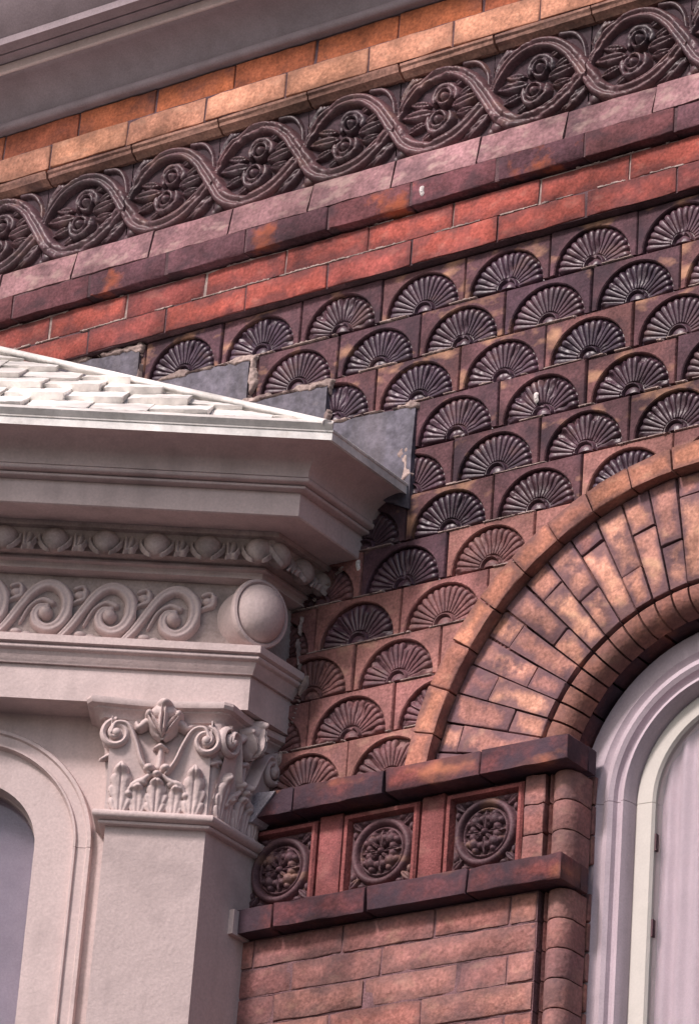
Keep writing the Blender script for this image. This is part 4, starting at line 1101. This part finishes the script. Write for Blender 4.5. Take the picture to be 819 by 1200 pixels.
def acan(X, Z):
    """shallow acanthus: soft ribs with small drilled eyes, and a leaf swag under the two beads"""
    b = sail(X, Z); p = np.zeros(X.shape); eye = 0
    def broad(x0, y0, x1, y1, W_, hh):
        a_, b_ = cp([(x0, y0)])[0], cp([(x1, y1)])[0]; a_ = np.array(a_); d = np.array(b_)-a_; L = np.hypot(*d); d /= L; nn = np.array([-d[1], d[0]])
        t = ((X-a_[0])*d[0]+(Z-a_[1])*d[1])/L; q = (X-a_[0])*nn[0]+(Z-a_[1])*nn[1]; tc = np.clip(t, 0, 1)
        tt = np.clip(t-1.1*np.abs(q)/L*.55, 0, 1)                       # lobes sweep upwards and outwards
        ww = W_*(.80+.20*np.sin(np.pi*tc))*np.sqrt(np.clip(1-tc**5, 0, 1))*(.74+.26*np.abs(np.sin(np.pi*4.3*tt))**.6)
        r = np.abs(q)/np.maximum(ww, 1e-5); phi = np.arctan2(np.abs(q), t*L+.018)
        v = 1-.26*(.5+.5*np.cos(phi*26))*np.clip(np.abs(q)/W_*2, 0, 1)-.30*np.exp(-(q/.0022)**2)
        h = hh*(.62+.38*tc)*np.sqrt(np.clip(1-r**3, 0, 1))*v+.010*np.exp(-((tc-.90)/.09)**2)*np.clip(1-r*r, 0, 1)
        return np.where((r < 1) & (t > 0) & (t < 1), h, 0)
    for args in ((236, 530, 232, 408, .020, .0085), (376, 530, 382, 408, .020, .0085), (305, 530, 305, 386, .027, .0135), (166, 530, 163, 335, .027, .0125), (449, 530, 452, 335, .027, .0125)):
        p = np.maximum(p, broad(*args))
    for P in ([(288, 366), (252, 398), (215, 415), (196, 440)], [(318, 372), (360, 400), (398, 412), (420, 438)]):
        p = np.maximum(p, stroke(X, Z, cp(P), .006, .004, .013, wm=.0085))
        for x, y in P[1:]: p = np.maximum(p, ball(X, Z, *cp([(x, y+8)])[0], .009, .008, .012))
    p = p*(.85+.3*vnoise(X, Z, 60, 5))
    h = np.where(p > 6e-4, np.maximum(b, .006)+p-eye, 0)
    for x, y, r in ((270, 354, .0150), (336, 352, .0150), (303, 376, .013)): h = np.maximum(h, ball(X, Z, *cp([(x, y)])[0], r, r*.8, .038))
    return np.where(Z < .20, np.maximum(h, 0), 0)
def stem_h(X, Z):
    h = stroke(X, Z, cp([(306, 345), (308, 310), (308, 276)]), .009, .007, .016)
    return np.maximum(h, stroke(X, Z, cp([(284, 274), (308, 264), (332, 274)]), .004, .004, .022, wm=.0075))
bell_m = relief("bell_relief", bell_h, -.004, .212, 0, .205, .0018)
ac_m = relief("acanthus_leaf", acan, -.004, .212, 0, .205, .0017); st_m = relief("flower_stem", stem_h, .05, .16, 0, .2, .002)
lean = R(4)
def cap_face(which):
    if which == 'front': base = C1+T*.206+Nn*.004; rz_ = RF; sx = .97
    else: base = Vector((C1.x+.004, C1.y-.002, 0)); rz_ = R(90); sx = .76
    for nm, me, mt in (("bell_relief", bell_m, 'bay'), ("acanthus_leaf", ac_m, 'bay'), ("flower_stem", st_m, 'bay')):
        o = part(nm, me, M[mt], cap, (base.x, base.y, -1.2895), (R(5), 0, rz_)); o.scale = (sx, 1, 1)
    return base, rz_, sx
def volute_mesh():
    """rolled scroll: spiral band with thickness, eye in the middle"""
    V = []; F = []; n = 56; seg = 8
    for i in range(n+1):
        t = i/n; a = R(95+t*600); r = .0250*(1-t)**.85+.0040; w = .0072*(1-.35*t)
        for k in range(seg):
            b = 2*math.pi*k/seg
            V.append(((r+w*math.cos(b))*math.cos(a), -.010-.010*t-w*1.5*math.sin(b), (r+w*math.cos(b))*math.sin(a)))
    for i in range(n):
        for k in range(seg): F.append((i*seg+k, i*seg+(k+1) % seg, (i+1)*seg+(k+1) % seg, (i+1)*seg+k))
    b0 = len(V)
    for rr_, y in ((.0005, -.030), (.006, -.029), (.0085, -.024), (.009, -.012), (.029, -.006), (.0305, .0), (.030, .03), (.0005, .03)):
        for k in range(28): b = 2*math.pi*k/28; V.append((rr_*math.cos(b), y, rr_*math.sin(b)))
    for i in range(7):
        for k in range(28): F.append((b0+i*28+k, b0+i*28+(k+1) % 28, b0+(i+1)*28+(k+1) % 28, b0+(i+1)*28+k))
    return mesh_from("volute", V, F, 60)
vol = volute_mesh()
# fleuron: faceted bud with drooping side leaves, on the middle of the abacus
def fleuron_h(X, Z):
    h = leaf(X, Z, (0, -.052), (0, .034), .030, .026)
    h = np.maximum(h, ball(X, Z, 0, .010, .031, .022, .040)); h = np.maximum(h, ball(X, Z, 0, .026, .019, .016, .050))
    for a, b, w, q in (((0, -.045), (0, .043), .012, .052), ((-.004, -.040), (-.036, .014), .011, .040), ((.004, -.040), (.036, .014), .011, .040)):
        h = np.maximum(h, leaf(X, Z, a, b, w, q))
    for x in (-.030, .030): h = np.maximum(h, ball(X, Z, x, .006, .010, .012, .036))
    return h*(.92+.16*vnoise(X, Z, 70, 9))
fl_m = relief("fleuron", fleuron_h, -.042, .042, -.05, .046, .0016, smooth=45)
wing = relief("fleuron_leaf", lambda X, Z: np.maximum(stroke(X, Z, [(-.012, .0), (-.028, .006), (-.044, -.004), (-.050, .004)], .011, .004, .020, wm=.009), stroke(X, Z, [(.012, .0), (.030, .006), (.044, -.002), (.054, .002)], .011, .004, .020, wm=.009)), -.065, .07, -.02, .02, .0016)
def cap_orn(base, rz_, sx, width):
    X_ = Vector((math.cos(rz_), math.sin(rz_), 0)); O_ = Vector((math.sin(rz_), -math.cos(rz_), 0))
    def at(px, py, out): 
        x, z = cp([(px, py)])[0]; q = base+X_*x*sx+O_*out; return Vector((q.x, q.y, -1.2895+z))
    o = part("volute", vol, M['bay'], cap, at(132, 238, .022), (0, 0, rz_)); o.scale = (1.08, 1, 1.08)
    o = part("volute", vol, M['bay'], cap, at(486, 252, .024), (0, 0, rz_)); o.scale = (-1.0, 1, 1.08)
    fo = part("fleuron", fl_m, M['bay'], cap, at(312, 170, .024), (0, 0, rz_)); fo.scale = (sx*1.05, 1.0, .98)
    wo = part("fleuron_leaf", wing, M['bay'], cap, at(310, 196, .020), (0, 0, rz_)); wo.scale = (sx*1.15, 1.2, 1.25)
    lo = relief("hanging_leaf", lambda X, Z: stroke(X, Z, [(-.018, -.004), (0, .004), (.018, .0)], .004, .003, .016, wm=.008), -.025, .025, -.012, .014, .0018)
    part("hanging_leaf", lo, M['bay'], cap, at(112, 318, .010), (0, 0, rz_)); part("hanging_leaf", lo, M['bay'], cap, at(500, 325, .012), (0, 0, rz_))
b_, z_, s_ = cap_face('front'); cap_orn(b_, z_, s_, .2)
b_, z_, s_ = cap_face('ret'); cap_orn(b_, z_, s_, .16)
# small bracket tab at the foot of the ledge beside the pilaster
g = Geo().box(-.022, .004, -.06, .0, -1.505, -1.452); part("wall_tab", g.mesh("wall_tab"), M['bay'], bay)

# ================================================================ ARCHED WINDOW
win = empty("arched_window", (AC[0], .1, -2.6), "arched window in lilac white frame with pink curtain, under the brick arch", "window")
c_win = lambda x, z, o: Vector((x, .095-o, z))
frm = arch_sweep("window_frame", [(.347, -.10), (.347, .004), (.342, .010), (.300, .012), (.294, .006), (.288, .004), (.282, .014), (.270, .018), (.262, .012), (.258, .002), (.250, -.002), (.247, .008), (.240, .010), (.236, .002), (.232, -.010), (.228, -.10)], AC[0], AC[1], 0, M['frame'], win, c_win, zb=-2.6)
sash = arch_sweep("sash", [(.231, -.06), (.231, -.026), (.226, -.022), (.194, -.024), (.189, -.030), (.187, -.06)], AC[0], AC[1], 0, M['sash'], win, c_win, zb=-2.6)
part("pane", disc(c_win, AC[0], AC[1], .19, -.036, -2.6, "window_pane"), M['glass'], sash)
def curtain():
    V = []; F = []; n_ = 120; zs = np.linspace(-2.6, -1.10, 12)
    for z in zs:
        for i in range(n_+1):
            x = AC[0]-.192+.384*i/n_; d = .0042*math.sin(x*165+.6*math.sin(x*41))+.0025*math.sin(x*73+z*1.5)
            V.append((x, .095+.052+d, z))
    for j in range(len(zs)-1):
        for i in range(n_): F.append((j*(n_+1)+i, j*(n_+1)+i+1, (j+1)*(n_+1)+i+1, (j+1)*(n_+1)+i))
    return mesh_from("curtain", V, F, 80)
part("curtain", curtain(), M['blind'], win)
for z in (-1.385, -1.565):
    part("hinge", Geo().box(-.0018, .0018, -.002, .01, -.018, .018).mesh("hinge"), M['iron'], sash, (AC[0]-.1862, .1262, z))
g = Geo().box(AC[0]-.40, AC[0]+.40, .0, .33, -2.70, -2.6); part("window_sill", g.mesh("window_sill"), M['frame'], win)
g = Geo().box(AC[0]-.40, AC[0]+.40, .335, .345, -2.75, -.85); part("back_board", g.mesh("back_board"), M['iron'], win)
